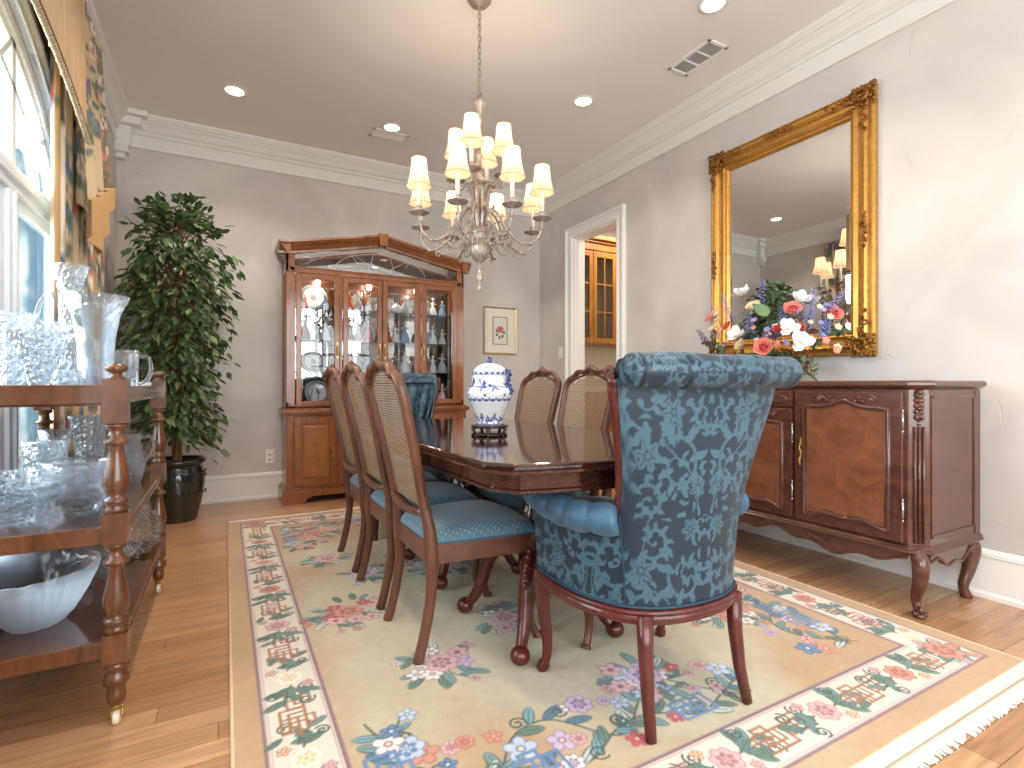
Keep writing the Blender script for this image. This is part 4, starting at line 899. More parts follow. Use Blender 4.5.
l = pot_lathe([(.078,.0),(.080,.004),(.078,.010),(.070,.014),(.064,.026),(.050,.038),(.030,.046),(.012,.049),(.008,.050),(.0,.050)], 'lid', True, JARP); l.location = (0, 0, .214)
JB = mat('cobalt_glaze', rgb(52, 70, 128), .15, coat=.5)
b = MB(); b.ball((0, 0, .272), .011, 12, (1, 1, 1.1)); b.ball((0.006, 0, .283), .007, 8); b.ball((-.004, 0, .287), .005, 8); b.build('knob', JB, jr)
for sg in (0,):
    b = MB(); a = -.95; P = catmull([(.080, 0, .232), (.094, 0, .222), (.090, 0, .20), (.086, 0, .178), (.100, 0, .155), (.102, 0, .135)], 6)
    b.M = Matrix.Rotation(a, 4, 'Z'); b.tube(P, .006, 8)
    for k in range(0, len(P), 3): b.ball(P[k] + Vector((.004, (.007 if k % 2 else -.007), 0)), .0075, 7)
    b.build('handle', JB, jr)

# ------------------------------------------------------------------ cane-back side chair, local frame: faces +x, rear feet at x = 0
SH = [(.50, .178), (.60, .183), (.72, .192), (.84, .203), (.92, .209), (.965, .206), (.99, .190), (1.005, .165), (1.02, .15), (1.033, .12), (1.045, .06), (1.052, 0)]
def hw(z): return interp(z, [q[0] for q in SH], [q[1] for q in SH])
def bx_(z): return .012 - .125 * max(0, (z - .44)) ** 1.25 / .60 ** 1.25
def make_chair(label, group):
    t = thing('dining_chair', label, 'dining chair', (0, 0, 0), 0, group)
    for sg in (-1, 1):
        b = MB(); P = [(-.028, .192, .0), (-.012, .190, .05), (.012, .190, .16), (.024, .190, .26), (.022, .190, .36), (bx_(.46)+.006, .188, .46)] + [(bx_(z), hw(z), z) for z in (.56, .68, .80, .90, .955)] + [(bx_(.985), .192, .985), (bx_(1.005), .160, 1.004)]
        P = catmull([(x, sg*y, z) for x, y, z in P], 4); n_ = len(P); b.tube(P, [(.0165 + .006 * math.exp(-((p.z - .38) / .09) ** 2) - .002*sm(.5, 1, p.z), .0175 + .007 * math.exp(-((p.z - .38) / .09) ** 2)) for p in P], 10, sq=.6)
        b.build('rear_leg', W_CHAIR, t)
        b = MB(); P = catmull([(.425, sg*.214, .40), (.452, sg*.228, .36), (.452, sg*.226, .28), (.425, sg*.210, .17), (.415, sg*.204, .08), (.432, sg*.214, .022), (.444, sg*.220, .0)], 5)
        b.tube(P, [(.030 - .016 * sm(.0, .8, k / (len(P) - 1)) + (.006 if k > len(P) - 4 else 0)) for k in range(len(P))], 10, sq=.8)
        b.ball((.475, sg*.240, .355), .016, 8, (.8, .8, 1.5)); b.ball((.468, sg*.238, .325), .012, 8, (.8, .8, 1.4)); b.build('front_leg', W_CHAIR, t)
    # crest rail with carved centre
    b = MB(); P = []
    for k in range(25):
        u = -1 + 2 * k / 24; P.append((bx_(1.02) - .002, u * .172, 1.000 + .042 * (1 - u*u) ** .7 + .007 * math.cos(u * PI * 3)))
    b.tube(P, [(.013, .016 + .010 * (1 - abs(-1 + 2*k/24)) ** 2) for k in range(25)], 10, sq=.7, up=(1, 0, 0))
    for (y, z, r) in ((0, 1.062, .013), (-.022, 1.052, .011), (.022, 1.052, .011), (-.045, 1.045, .008), (.045, 1.045, .008)): b.ball((bx_(1.03) + .002, y, z), r, 8, (1.2, 1, 1))
    b.build('crest_rail', W_CHAIR, t)
    b = MB(); P = [(bx_(.52) + .004 - .012 * (1 - u*u), u * .182, .520 - .018 * (1 - u*u)) for u in [-1 + k / 8 for k in range(17)]]; b.tube(P, (.014, .022) if False else [(.013, .024)] * 17, 10, sq=.6, up=(1, 0, 0)); b.build('back_rail', W_CHAIR, t)
    # moulded inner edge round the cane
    b = MB(); P = [(bx_(z) + .004, hw(z) - .020, z) for z in np.linspace(.545, .955, 12)] + [(bx_(.985) + .004, .150, .985), (bx_(1.0) + .004, .10, 1.004), (bx_(1.01) + .004, .04, 1.018)]
    Q = P + [(x, -y, z) for x, y, z in P[::-1]]; b.tube(catmull(Q, 3), .0065, 6, closed=False); b.build('cane_beading', W_CHAIR, t)
    b = MB(); th = .0012
    def wi(z): return hw(z) - .018 if z < .96 else (interp(z, [.96, .985, 1.0, 1.012, 1.02], [.186, .150, .105, .06, .01]))
    z = .535
    while z < 1.016:
        wz = wi(z); xx = bx_(z) + .003; b.add([(xx - th, -wz, z - .0019), (xx - th, wz, z - .0019), (xx - th, wz, z + .0019), (xx - th, -wz, z + .0019), (xx + th, -wz, z - .0019), (xx + th, wz, z - .0019), (xx + th, wz, z + .0019), (xx + th, -wz, z + .0019)], [(0,3,2,1),(4,5,6,7),(0,1,5,4),(3,7,6,2)]); z += .0098
    y = -.186
    while y < .187:
        seg = [q for q in np.linspace(.53, 1.016, 26) if wi(q) >= abs(y)]
        for k in range(len(seg) - 1):
            za, zb = seg[k], seg[k+1]; xa, xb = bx_(za) + .0035, bx_(zb) + .0035
            b.add([(xa - th, y - .0016, za), (xa - th, y + .0016, za), (xb - th, y + .0016, zb), (xb - th, y - .0016, zb), (xa + th, y - .0016, za), (xa + th, y + .0016, za), (xb + th, y + .0016, zb), (xb + th, y - .0016, zb)], [(0,1,2,3),(7,6,5,4),(0,4,5,1),(3,2,6,7)])
        y += .0098
    b.build('cane_panel', CANE, t, recalc=False)
    # seat frame and upholstered seat
    def trap(d, fr=0): return [(.012 + d, -(.194 - d)), (.30, -(.222 - d)), (.42 - d, -(.236 - d)), (.455 - d + fr, -.15), (.462 - d + fr, 0), (.455 - d + fr, .15), (.42 - d, .236 - d), (.30, .222 - d), (.012 + d, .194 - d)]
    b = MB(); O = trap(0); I = trap(.022)
    for k in range(len(O)):
        k2 = (k + 1) % len(O); front = 3 <= k <= 4; zb = .333
        b.add([(O[k][0], O[k][1], zb), (O[k2][0], O[k2][1], zb), (I[k2][0], I[k2][1], zb), (I[k][0], I[k][1], zb), (O[k][0], O[k][1], .405), (O[k2][0], O[k2][1], .405), (I[k2][0], I[k2][1], .405), (I[k][0], I[k][1], .405)],
              [(0,3,2,1),(4,5,6,7),(0,1,5,4),(1,2,6,5),(2,3,7,6),(3,0,4,7)])
    b.build('seat_frame', W_CHAIR, t)
    n_ = 150; vs = []; pat = []; b = MB()
    for j in range(n_ + 1):
        v = -1 + 2*j/n_
        for i in range(n_ + 1):
            u = i / n_; x = .018 + .440 * u - .02*(v*v)*u; hwy = .191 + .046 * min(1, u * 1.1) ; y = hwy * v
            e = min(1, min(u, 1 - u) * .44 / .045); e2 = min(1, (1 - abs(v)) * hwy / .045)
            z = .402 + .040 * (1 - (1 - e) ** 2.2) ** .5 * (1 - (1 - e2) ** 2.2) ** .5 + .034 * math.sin(PI * u) ** .7 * math.cos(v * PI / 2) ** .7
            vs.append((x, y, z)); a_, b__ = (x * 70) % 1, (y * 70 + .5 * (int(x * 70) % 2)) % 1; pat.append((1.0 if (a_ - .5) ** 2 + (b__ - .5) ** 2 < .055 else 0.0) * (1 if z > .43 else .4))
    W = n_ + 1; b.add(vs, [(j*W+i, j*W+i+1, (j+1)*W+i+1, (j+1)*W+i) for j in range(n_) for i in range(n_)], True); b.at['pat'] = ('FLOAT', pat)
    b.build('seat_cushion', SEATF, t, recalc=False)
    rim_ = [(.018, y) for y in (-.191, .191)]; b = MB()
    P = [(.018 + .440*u - .02*u, -(.191 + .046*min(1, u*1.1)) - .001, .405) for u in np.linspace(0, 1, 10)] + [(.458 - .02*v*v, .237*v, .405) for v in np.linspace(-1, 1, 9)][1:-1] + [(.018 + .440*u - .02*u, .191 + .046*min(1, u*1.1) + .001, .405) for u in np.linspace(1, 0, 10)]
    b.tube(P, .004, 6); b.build('seat_welting', DAMLT, t)
    return t
GL = 'cane back chairs along the window side of the table'; GR = 'cane back chairs along the sideboard side of the table'
ch = make_chair('cane back chair with blue dotted seat, nearest of the row on the window side', GL)
ch.location = (.613, 1.945, ZR); ch.rotation_euler = (0, 0, .0)
for (x, y, rz, lab, g) in ((.613, 2.447, 0, 'cane back chair with blue dotted seat, middle of the row on the window side', GL), (.613, 2.95, 0, 'cane back chair with blue dotted seat, farthest of the row on the window side', GL),
                        (1.60, 2.74, PI, 'cane back chair across the table directly right of the ginger jar', GR), (1.60, 2.245, PI, 'cane back chair across the table half hidden by the foreground armchair', GR), (1.60, 1.775, PI, 'cane back chair across the table whose seat shows above the foreground armrest', GR)):
    c = copy_tree(ch); c.location = (x, y, ZR); c.rotation_euler = (0, 0, rz); c['label'] = lab; c['group'] = g
# ------------------------------------------------------------------ china cabinet
cb = thing('china_cabinet', 'tall cherry china cabinet with glass doors and a peaked pediment', 'cabinet', (1.2225, 4.975, 0))
D1, D2 = -.375, -.335                              # front planes: base, upper
b = MB()
def bracket(x0, x1, z1, cut, y0, y1, B):
    P = [(x0, 0), (x0 + cut, 0)] + [(x0 + cut + .035 * t, .045 * math.sin(t * PI / 2)) for t in (.25, .5, .75, 1)] + [(x0 + cut + .06, .055)]
    P += [(x1 - (x - x0), z) for x, z in P[::-1]]; P += [(x1, z1), (x0, z1)]; B.prism(P, y0, y1, 'y')
bracket(-.82, 0, .105, .17, D1 - .018, D1 + .01, b); bracket(0, .82, .105, .17, D1 - .018, D1 + .01, b)
for sx in (-.82, .80): b.box(sx, sx + .02, D1, 0, 0, .105)
b.box(-.81, .81, D1 - .010, 0, .105, .118); b.box(-.80, .80, D1 - .004, 0, .118, .128); b.build('plinth', W_CAB, cb, bevel=.004)
b = MB(); b.box(-.79, .79, D1, 0, .10, .72)
for x in (-.79, -.39, .335, .735): b.box(x, x + .055, D1 - .006, D1, .128, .72)
b.build('base_case', W_CAB, cb, bevel=.004)
b = MB(); b.box(-.795, .795, D1 - .006, 0, .715, .728); b.box(-.81, .81, D1 - .02, 0, .728, .742); b.box(-.82, .82, D1 - .03, 0, .742, .768); b.box(-.80, .80, D1 - .012, 0, .768, .780); b.build('waist_moulding', W_CAB, cb, bevel=.006, seg=3)
for k, (xa, xb) in enumerate(((-.730, -.395), (-.33, -.005), (.005, .33), (.395, .730))):
    b = MB(); y = D1 - .016; s_ = .058
    b.frame(xa, xb, .14, .705, s_, y, D1); d = b.build('lower_door', W_CAB, cb, bevel=.004)
    b = MB(); za, zb = .14 + s_, .705 - s_; O = [(xa + s_, za), (xb - s_, za), (xb - s_, zb), (xa + s_, zb)]; I = [(xa + s_ + .022, za + .022), (xb - s_ - .022, za + .022), (xb - s_ - .022, zb - .022), (xa + s_ + .022, zb - .022)]
    b.loft([[(x, D1 - .004, z) for x, z in O], [(x, D1 - .013, z) for x, z in I]], True, True, False); b.build('raised_panel', W_CABP, d)
    hx = xb - .03 if k % 2 == 0 else xa + .03; b = MB(); b.tube(catmull([(hx, y, .44), (hx, y - .018, .435), (hx + .004, y - .020, .41), (hx, y - .018, .385), (hx, y, .38)], 4), .0038, 8); b.box(hx - .005, hx + .005, y - .003, y, .425, .455); b.box(hx - .005, hx + .005, y - .003, y, .365, .395); b.build('handle', BRASS, d)
# upper case
UW = .785
b = MB()
for sg in (-1, 1):
    xo, xi = sg * UW, sg * (UW - .068)
    b.box(min(xo, xi), max(xo, xi), D2, D2 + .04, .78, 2.06); b.box(min(xo, sg*(UW-.03)), max(xo, sg*(UW-.03)), -.05, 0, .78, 2.06)
    b.box(min(xo, sg*(UW-.02)), max(xo, sg*(UW-.02)), D2, 0, .78, .83); b.box(min(xo, sg*(UW-.02)), max(xo, sg*(UW-.02)), D2, 0, 1.90, 2.06)
    b.box(min(xo, sg*(UW-.012)) - (.006 if sg < 0 else -.006), max(xo, sg*(UW-.012)) - (.006 if sg < 0 else -.006), D2 + .05, D2 + .058, .84, 1.9)
b.box(-UW + .03, UW - .03, D2, D2 + .03, 1.898, 1.955); b.box(-UW + .02, UW - .02, D2 - .006, D2, 1.90, 1.912); b.box(-UW + .02, UW - .02, D2 - .006, D2, 1.94, 1.952)
b.box(-UW + .02, UW - .02, D2, D2 + .03, .78, .80); b.box(-UW, UW, D2, 0, .78, .79)
b.box(-.019, .019, D2, D2 + .03, .79, 1.90)
for x in (-.362, .34): b.box(x, x + .022, D2, D2 + .035, .79, 1.90)
b.build('upper_case', W_CAB, cb, bevel=.003)
b = MB(); b.box(-UW, UW, -.012, 0, .79, 2.07); b.prism([(-UW, 2.06), (0, 2.22), (UW, 2.06)], -.012, 0, 'y'); b.build('back_board', W_CAB, cb)
b = MB(); b.box(-UW + .03, UW - .03, -.018, -.013, .80, 1.93); b.prism([(-UW + .05, 1.96), (UW - .05, 1.96), (UW - .05, 2.05), (0, 2.19), (-UW + .05, 2.05)], -.018, -.013, 'y'); b.build('back_mirror', MIRRS, cb)
b = MB(); b.box(-UW + .02, UW - .02, D2 + .03, -.012, 1.925, 1.945); b.build('inner_ceiling', W_CAB, cb)
# sloping crown
def slope(x): return 2.062 + .150 * (1 - abs(x) / UW) ** 1.0
def crown_piece(sg):
    b = MB(); pr = [(0, -.022), (-.008, -.018), (-.010, .0), (-.02, .012), (-.028, .03), (-.046, .044), (-.052, .058), (-.060, .064), (-.062, .082), (.03, .082), (.03, -.022)]
    L = []
    for k in range(13):
        x = sg * (UW + .055) * (1 - k / 12); ov = 0; zz = slope(max(-UW, min(UW, x))) + .004 * math.sin(k / 12 * PI) * -1
        L.append([(x, D2 + dy, zz + dz) for dy, dz in pr])
    b.loft(L, True, True, False)
    xo = sg * (UW + .055); b.loft([[(sg * (UW - dy), y, slope(UW) + dz) for dy, dz in pr] for y in (D2 - .05, 0)], True, True, False)
    b.build('crown_moulding', W_CAB, cb)
crown_piece(-1); crown_piece(1)
b = MB(); b.prism([(-.036, 2.188), (.036, 2.188), (.040, 2.300), (-.040, 2.300)], D2 - .068, D2 + .02, 'y'); b.build('keystone', W_CAB, cb, bevel=.006)
b = MB(); b.prism([(-UW + .068, 1.955), (UW - .068, 1.955), (UW - .068, slope(UW - .068)), (0, slope(0)), (-UW + .068, slope(UW - .068))], D2 + .012, D2 + .016, 'y'); gp = b.build('pediment_glass', CABGLASS, cb)
LEAD = mat('lead_came', rgb(200, 200, 196), .35, .6); b = MB(); yy = D2 + .010
for (cx, r, a0, a1, ex) in ((0, .40, 0, 180, .42), (0, .62, 4, 176, .32), (-.45, .25, 20, 120, .8), (.45, .25, 60, 160, .8)):
    b.tube([(cx + r * math.cos(math.radians(a0 + (a1-a0)*k/24)), yy, 1.957 + r * ex * math.sin(math.radians(a0 + (a1-a0)*k/24))) for k in range(25) ], .0022, 5)
for (xa, za, xb, zb) in ((0, 1.96, -.25, 2.10), (0, 1.96, .25, 2.10), (-.05, 2.2, -.12, 1.96), (.05, 2.2, .12, 1.96), (-.68, 1.96, -.36, 2.12), (.68, 1.96, .36, 2.12)): b.tube([(xa, yy, za), (xb, yy, zb)], .0022, 5)
b.build('leaded_tracery', LEAD, cb)
b = MB()
for sg in (-1, 1): b.box(sg*(UW-.008) - .002, sg*(UW-.008) + .002, D2 + .05, -.06, .83, 1.9)
b.build('side_glass', CABGLASS, cb)
for k, (xa, xb) in enumerate(((-.712, -.365), (-.338, -.003), (.003, .338), (.365, .712))):
    b = MB(); y0, y1 = D2 - .018, D2; s_ = .044; za, zb = .795, 1.895
    b.frame(xa, xb, za, zb, s_, y0, y1); d = b.build('glass_door', W_CAB, cb, bevel=.005, seg=3)
    b = MB(); b.box(xa + s_ - .005, xb - s_ + .005, y0 + .007, y0 + .010, za + s_ - .005, zb - s_ + .005); b.build('pane', CABGLASS, d)
    hx = (xb - .02) if k in (0, 1) else (xa + .02)
    b = MB(); b.tube(catmull([(hx, y0, 1.31), (hx, y0 - .018, 1.30), (hx, y0 - .022, 1.265), (hx, y0 - .018, 1.23), (hx, y0, 1.22)], 4), .0042, 8); b.box(hx - .006, hx + .006, y0 - .003, y0, 1.29, 1.33); b.box(hx - .006, hx + .006, y0 - .003, y0, 1.20, 1.24); b.build('handle', BRASS, d)
LV = [.800, 1.083, 1.358, 1.628]
for z in LV[1:]:
    b = MB(); b.box(-UW + .03, UW - .03, D2 + .045, -.025, z - .006, z); b.build('shelf', SHELFG, cb)
for x in (-.47, 0, .47):
    l = bpy.data.lights.new('cabinet_lamp', 'POINT'); l.energy = 3.2; l.color = (1, .88, .72); l.shadow_soft_size = .02
    o = bpy.data.objects.new('cabinet_lamp', l); o.location = (1.2225 + x, 4.80, 1.905); COL.objects.link(o)
    b = MB(); b.lathe([(0, -.008), (.022, -.008), (.026, 0), (0, 0)], (x, -.175, 1.925), 18); b.build('puck_light', LAMPD, cb)

# porcelain behind the glass
SKIN = mat('porcelain_skin', rgb(238, 208, 188), .2, coat=.4)
GOWN = {n: mat('%s_glaze' % n.replace(' ', '_'), rgb(*c), .35, coat=.15) for n, c in {'white': (236, 238, 240), 'coral red': (206, 78, 52), 'pale blue': (120, 160, 196), 'brown': (120, 70, 48), 'plum': (112, 42, 80), 'pale green': (140, 178, 150), 'rose pink': (222, 138, 150), 'grey': (176, 182, 186)}.items()}
HAIR = {n: mat('%s_hair_glaze' % n, rgb(*c), .25) for n, c in {'dark': (70, 48, 38), 'blonde': (196, 158, 100)}.items()}
def lady(gown, hair, h, hat, seed):
    q = random.Random(seed); b = MB(); f = h / .22; n_ = q.choice([7, 9, 11]); ph = q.uniform(0, 6)
    b.lathe([(0, 0), (.046*f, 0), (.051*f, .006*f), (.049*f, .03*f), (.041*f, .065*f), (.030*f, .10*f), (.016*f, .125*f), (.013*f, .132*f), (.018*f, .15*f), (.020*f, .162*f), (.014*f, .172*f), (.005*f, .176*f)], n=30, flute=lambda a, t: 1 + .07 * math.cos(a * n_ + ph + 3*t) * max(0, 1 - 1.6 * t))
    b.mi = 1; b.tube([(0, 0, .172*f), (0, 0, .186*f)], .0058*f, 8); b.ball((0, -.001, .198*f), .0135*f, 12, (.9, 1, 1.15))
    s1, s2 = q.uniform(-.5, 1), q.uniform(-.5, 1)
    for sg, e in ((-1, s1), (1, s2)): b.tube([(sg*.018*f, 0, .163*f), (sg*(.034)*f, -.010*f, (.145 + .012*e)*f), (sg*(.034 + .012*e)*f, -.030*f, (.135 + .035*e)*f)], [.0062*f, .0052*f, .0036*f], 7)
    b.mi = 2; b.ball((0, .004*f, .203*f), .0145*f, 12, (1, 1, .95)); b.ball((0, .013*f, .194*f), .008*f, 8)
    if hat: b.mi = 0; b.lathe([(.026*f, .207*f), (.027*f, .209*f), (.012*f, .213*f), (.010*f, .222*f), (0, .224*f)], n=20)
    return b.build('figurine', [GOWN[gown], SKIN, HAIR[hair]])
def plate(r, blue):
    b = MB(); b.lathe([(0, 0), (r*.6, 0), (r*.66, .004), (r, .014), (r*.98, .018), (r*.64, .008), (0, .005)], n=48); b.mi = 1; b.lathe([(r*.74, .0100), (r*.93, .0160), (r*.92, .0172), (r*.74, .0112)], n=48, cap=False); b.lathe([(0, .0056), (r*.28, .0056), (r*.26, .0062), (0, .0062)], n=20, flute=lambda a, t: 1 + .3 * math.cos(5*a))
    o = b.build('plate', [PORC, blue]); return o
def teapot():
    b = MB(); b.lathe([(0, 0), (.03, 0), (.034, .006), (.05, .025), (.054, .045), (.046, .066), (.03, .075), (.028, .08), (.02, .088), (.006, .092), (.008, .10), (0, .104)], n=28)
    b.tube(catmull([(.045, 0, .03), (.07, 0, .04), (.082, 0, .065), (.094, 0, .072)], 4), [.010 - .0004*k for k in range(13)], 8); b.tube(catmull([(-.045, 0, .062), (-.075, 0, .066), (-.08, 0, .04), (-.05, 0, .024)], 4), .005, 8); return b.build('teapot', GOWN['white'])
def jug(m_):
    b = MB(); b.lathe([(0, 0), (.028, 0), (.032, .01), (.044, .045), (.04, .08), (.026, .105), (.03, .125), (.028, .125), (.024, .105), (.036, .08), (0, .07)], n=24); b.tube(catmull([(.028, 0, .115), (.06, 0, .11), (.062, 0, .07), (.042, 0, .045)], 4), .005, 8); return b.build('jug', m_)
DN = ['leftmost', 'left centre', 'right centre', 'rightmost']; DX = [-.54, -.17, .17, .54]; LN = ['bottom board', 'third glass shelf', 'second glass shelf', 'top glass shelf']
PN = ['left', 'middle', 'right']
def setc(o, d, lv, pos, dy, nm, cat, look):
    off = (-.082, 0, .082)[pos]; o.location = (1.2225 + DX[d] + off, 4.975 - .17 + dy, LV[lv] + (.0 if lv == 0 else .0))
    side = ['left', 'middle', 'right'][pos]
    return tag(o, '%s, %s of the %s, %s door' % (look, side, LN[lv], DN[d]), cat, 'porcelain on the %s of the china cabinet' % LN[lv])
BLU = mat('blue_rim_glaze', rgb(92, 116, 158), .2); PNK = mat('grey_rim_glaze', rgb(150, 160, 168), .2)
def up(o, tilt=.22): o.rotation_euler = (PI/2 - tilt, 0, 0); return o
# shelf by shelf as the photograph shows them
LAD = [ # door, level, position, gown, hair, height, hat
 (0,3,0,'rose pink','blonde',.12,0), (0,3,2,'pale blue','dark',.15,0), (0,2,0,'brown','dark',.21,1), (0,2,2,'white','blonde',.19,0), (0,0,1,'white','dark',.20,0),
 (1,3,0,'coral red','blonde',.18,1), (1,3,1,'grey','dark',.21,0), (1,3,2,'white','blonde',.15,1), (1,2,0,'plum','dark',.19,1), (1,2,1,'white','dark',.18,0), (1,2,2,'rose pink','blonde',.20,0), (1,1,0,'rose pink','dark',.17,1), (1,1,1,'pale green','dark',.19,0), (1,1,2,'pale blue','blonde',.20,0),
 (2,3,2,'grey','dark',.20,0), (2,2,0,'coral red','dark',.18,1), (2,2,1,'white','blonde',.19,0), (2,2,2,'pale blue','dark',.20,1), (2,1,0,'rose pink','blonde',.18,1), (2,1,1,'brown','dark',.17,0), (2,1,2,'white','blonde',.21,0),
 (3,3,0,'grey','dark',.19,0), (3,3,1,'white','dark',.18,1), (3,3,2,'pale blue','blonde',.16,0), (3,2,1,'white','blonde',.19,0), (3,2,2,'grey','blonde',.15,1), (3,1,0,'brown','dark',.19,0), (3,1,1,'white','dark',.17,1), (3,1,2,'grey','dark',.20,0), (3,0,0,'white','blonde',.18,0), (3,0,2,'rose pink','blonde',.18,1)]
for i, (d, lv, p, g, h_, ht, hat) in enumerate(LAD):
    o = lady(g, h_, ht, hat, i * 3 + 1); setc(o, d, lv, p, -.02 if p != 1 else .02, 'figurine', 'figurine', 'porcelain lady in a %s gown' % g); o.rotation_euler = (0, 0, rnd.uniform(-.4, .4))
for (d, lv, p, r, m_, look) in ((0, 3, 1, .115, PNK, 'large grey-rimmed plate'), (0, 1, 1, .095, PNK, 'plate with a grey rim'), (0, 0, 2, .105, PNK, 'plate with a grey floral rim')):
    o = up(plate(r, m_)); setc(o, d, lv, p, .10, 'plate', 'plate', look); o.location.z += r * .975 + .002; o.location.x += -.05 if p == 2 else 0; o.location.y += .0
o = teapot(); setc(o, 2, 3, 1, -.03, 't', 'teapot', 'white china teapot'); o = jug(GOWN['white']); setc(o, 2, 3, 0, 0, 'j', 'jug', 'white china jug'); o = jug(GOWN['pale blue']); setc(o, 3, 2, 0, 0, 'j', 'jug', 'pale blue china jug')
b = MB(); b.lathe([(0, 0), (.03, 0), (.03, .008), (.06, .03), (.075, .05), (.073, .052), (.055, .034), (0, .012)], n=30, ax=(1.2, .7)); b.mi = 1; b.lathe([(.066, .038), (.076, .05), (.0765, .051)], n=30, ax=(1.2, .7), cap=False)
o = b.build('sauce_boat', [PORC, BLU]); setc(o, 0, 1, 2, -.07, 's', 'dish', 'small blue and white dish'); o.location.x -= .04

# ------------------------------------------------------------------ framed print on the back wall
pf = thing('framed_print', 'gold framed botanical print hanging right of the china cabinet', 'picture', (2.578, YB, 1.548))
b = MB(); hw_, hh = .199, .253
def rect_frame(B, hw_, hh, prof):
    """prof: (inset, stand-off); frame hangs on the back wall"""
    L = []
    for sx, sz in ((-1, -1), (1, -1), (1, 1), (-1, 1), (-1, -1)): L.append([(sx * (hw_ - d), -h, sz * (hh - d)) for d, h in prof])
    B.loft(L, True, False, False)
rect_frame(b, hw_, hh, [(0, 0), (0, .018), (.004, .022), (.010, .020), (.014, .014), (.018, .012), (.018, 0)]); b.build('frame', mat('champagne_gold', rgb(196, 170, 122), .35, .6), pf)
b = MB(); b.box(-hw_ + .015, hw_ - .015, -.008, -.002, -hh + .015, hh - .015); b.build('mount', mat('cream_mount', rgb(232, 226, 208), .8), pf)
b = MB(); rect_frame(b, .088, .148, [(0, .008), (0, .011), (.007, .011), (.007, .008)]); b.build('inner_fillet', mat('olive_fillet', rgb(120, 112, 84), .5), pf)
b = MB(); b.box(-.078, .078, -.0095, -.008, -.138, .138); pr_ = b.build('print', mat('print_paper', rgb(226, 222, 208), .8), pf)
b = MB(); q = random.Random(3); PM = [mat('print_rose', rgb(190, 84, 92), .8), mat('print_leaf', rgb(98, 116, 84), .8), mat('print_pink', rgb(222, 160, 160), .8)]
for k in range(7): b.mi = 1; a = k * .9; b.ball((.045*math.cos(a), -.0098, -.02 + .05*math.sin(a)), .014, 8, (1, .05, 1.3))
for k in range(8): b.mi = 0 if k % 2 else 2; a = k * .8; b.ball((.022*math.cos(a), -.0102, .012 + .024*math.sin(a)), .017, 8, (1, .05, 1))
b.mi = 0; b.ball((0, -.0106, .012), .014, 8, (1, .05, 1)); b.mi = 1; b.box(-.001, .001, -.0102, -.0096, -.10, -.01); b.build('painted_flower', PM, pr_)
# ------------------------------------------------------------------ sideboard along the right wall
SX, SY0, SY1 = 2.53, 1.088, 3.02
sb = thing('sideboard', 'carved walnut sideboard on cabriole legs against the right wall', 'sideboard', (2.80, (SY0 + SY1) / 2, 0))
ox, oy = 2.80, (SY0 + SY1) / 2
hwid = (SY1 - SY0) / 2; fx = SX - ox; bxk = 3.047 - ox
def sbout(d, ch=.055): return [(bxk, -hwid + d), (fx + ch + d*.4, -hwid + d), (fx + d, -hwid + ch + d*.4), (fx + d, hwid - ch - d*.4), (fx + ch + d*.4, hwid - d), (bxk, hwid - d)]
b = MB(); b.loft([[(x, y, z) for x, y in sbout(d)] for d, z in ((-.004, .958), (-.012, .964), (-.022, .970), (-.026, .976), (-.026, .986), (-.022, .992), (-.016, .995))], True, True, False); b.build('top_board', W_SIDE, sb)
b = MB(); b.loft([[(x, y, z) for x, y in sbout(d)] for d, z in ((0, .285), (0, .958))], True, True, False); b.build('case', W_SIDE, sb, bevel=.003)
b = MB(); b.loft([[(x, y, z) for x, y in sbout(d)] for d, z in ((-.004, .262), (-.014, .266), (-.018, .272), (-.012, .279), (-.014, .284), (-.008, .292), (0, .300))], True, True, False); b.build('waist_moulding', W_SIDE, sb)
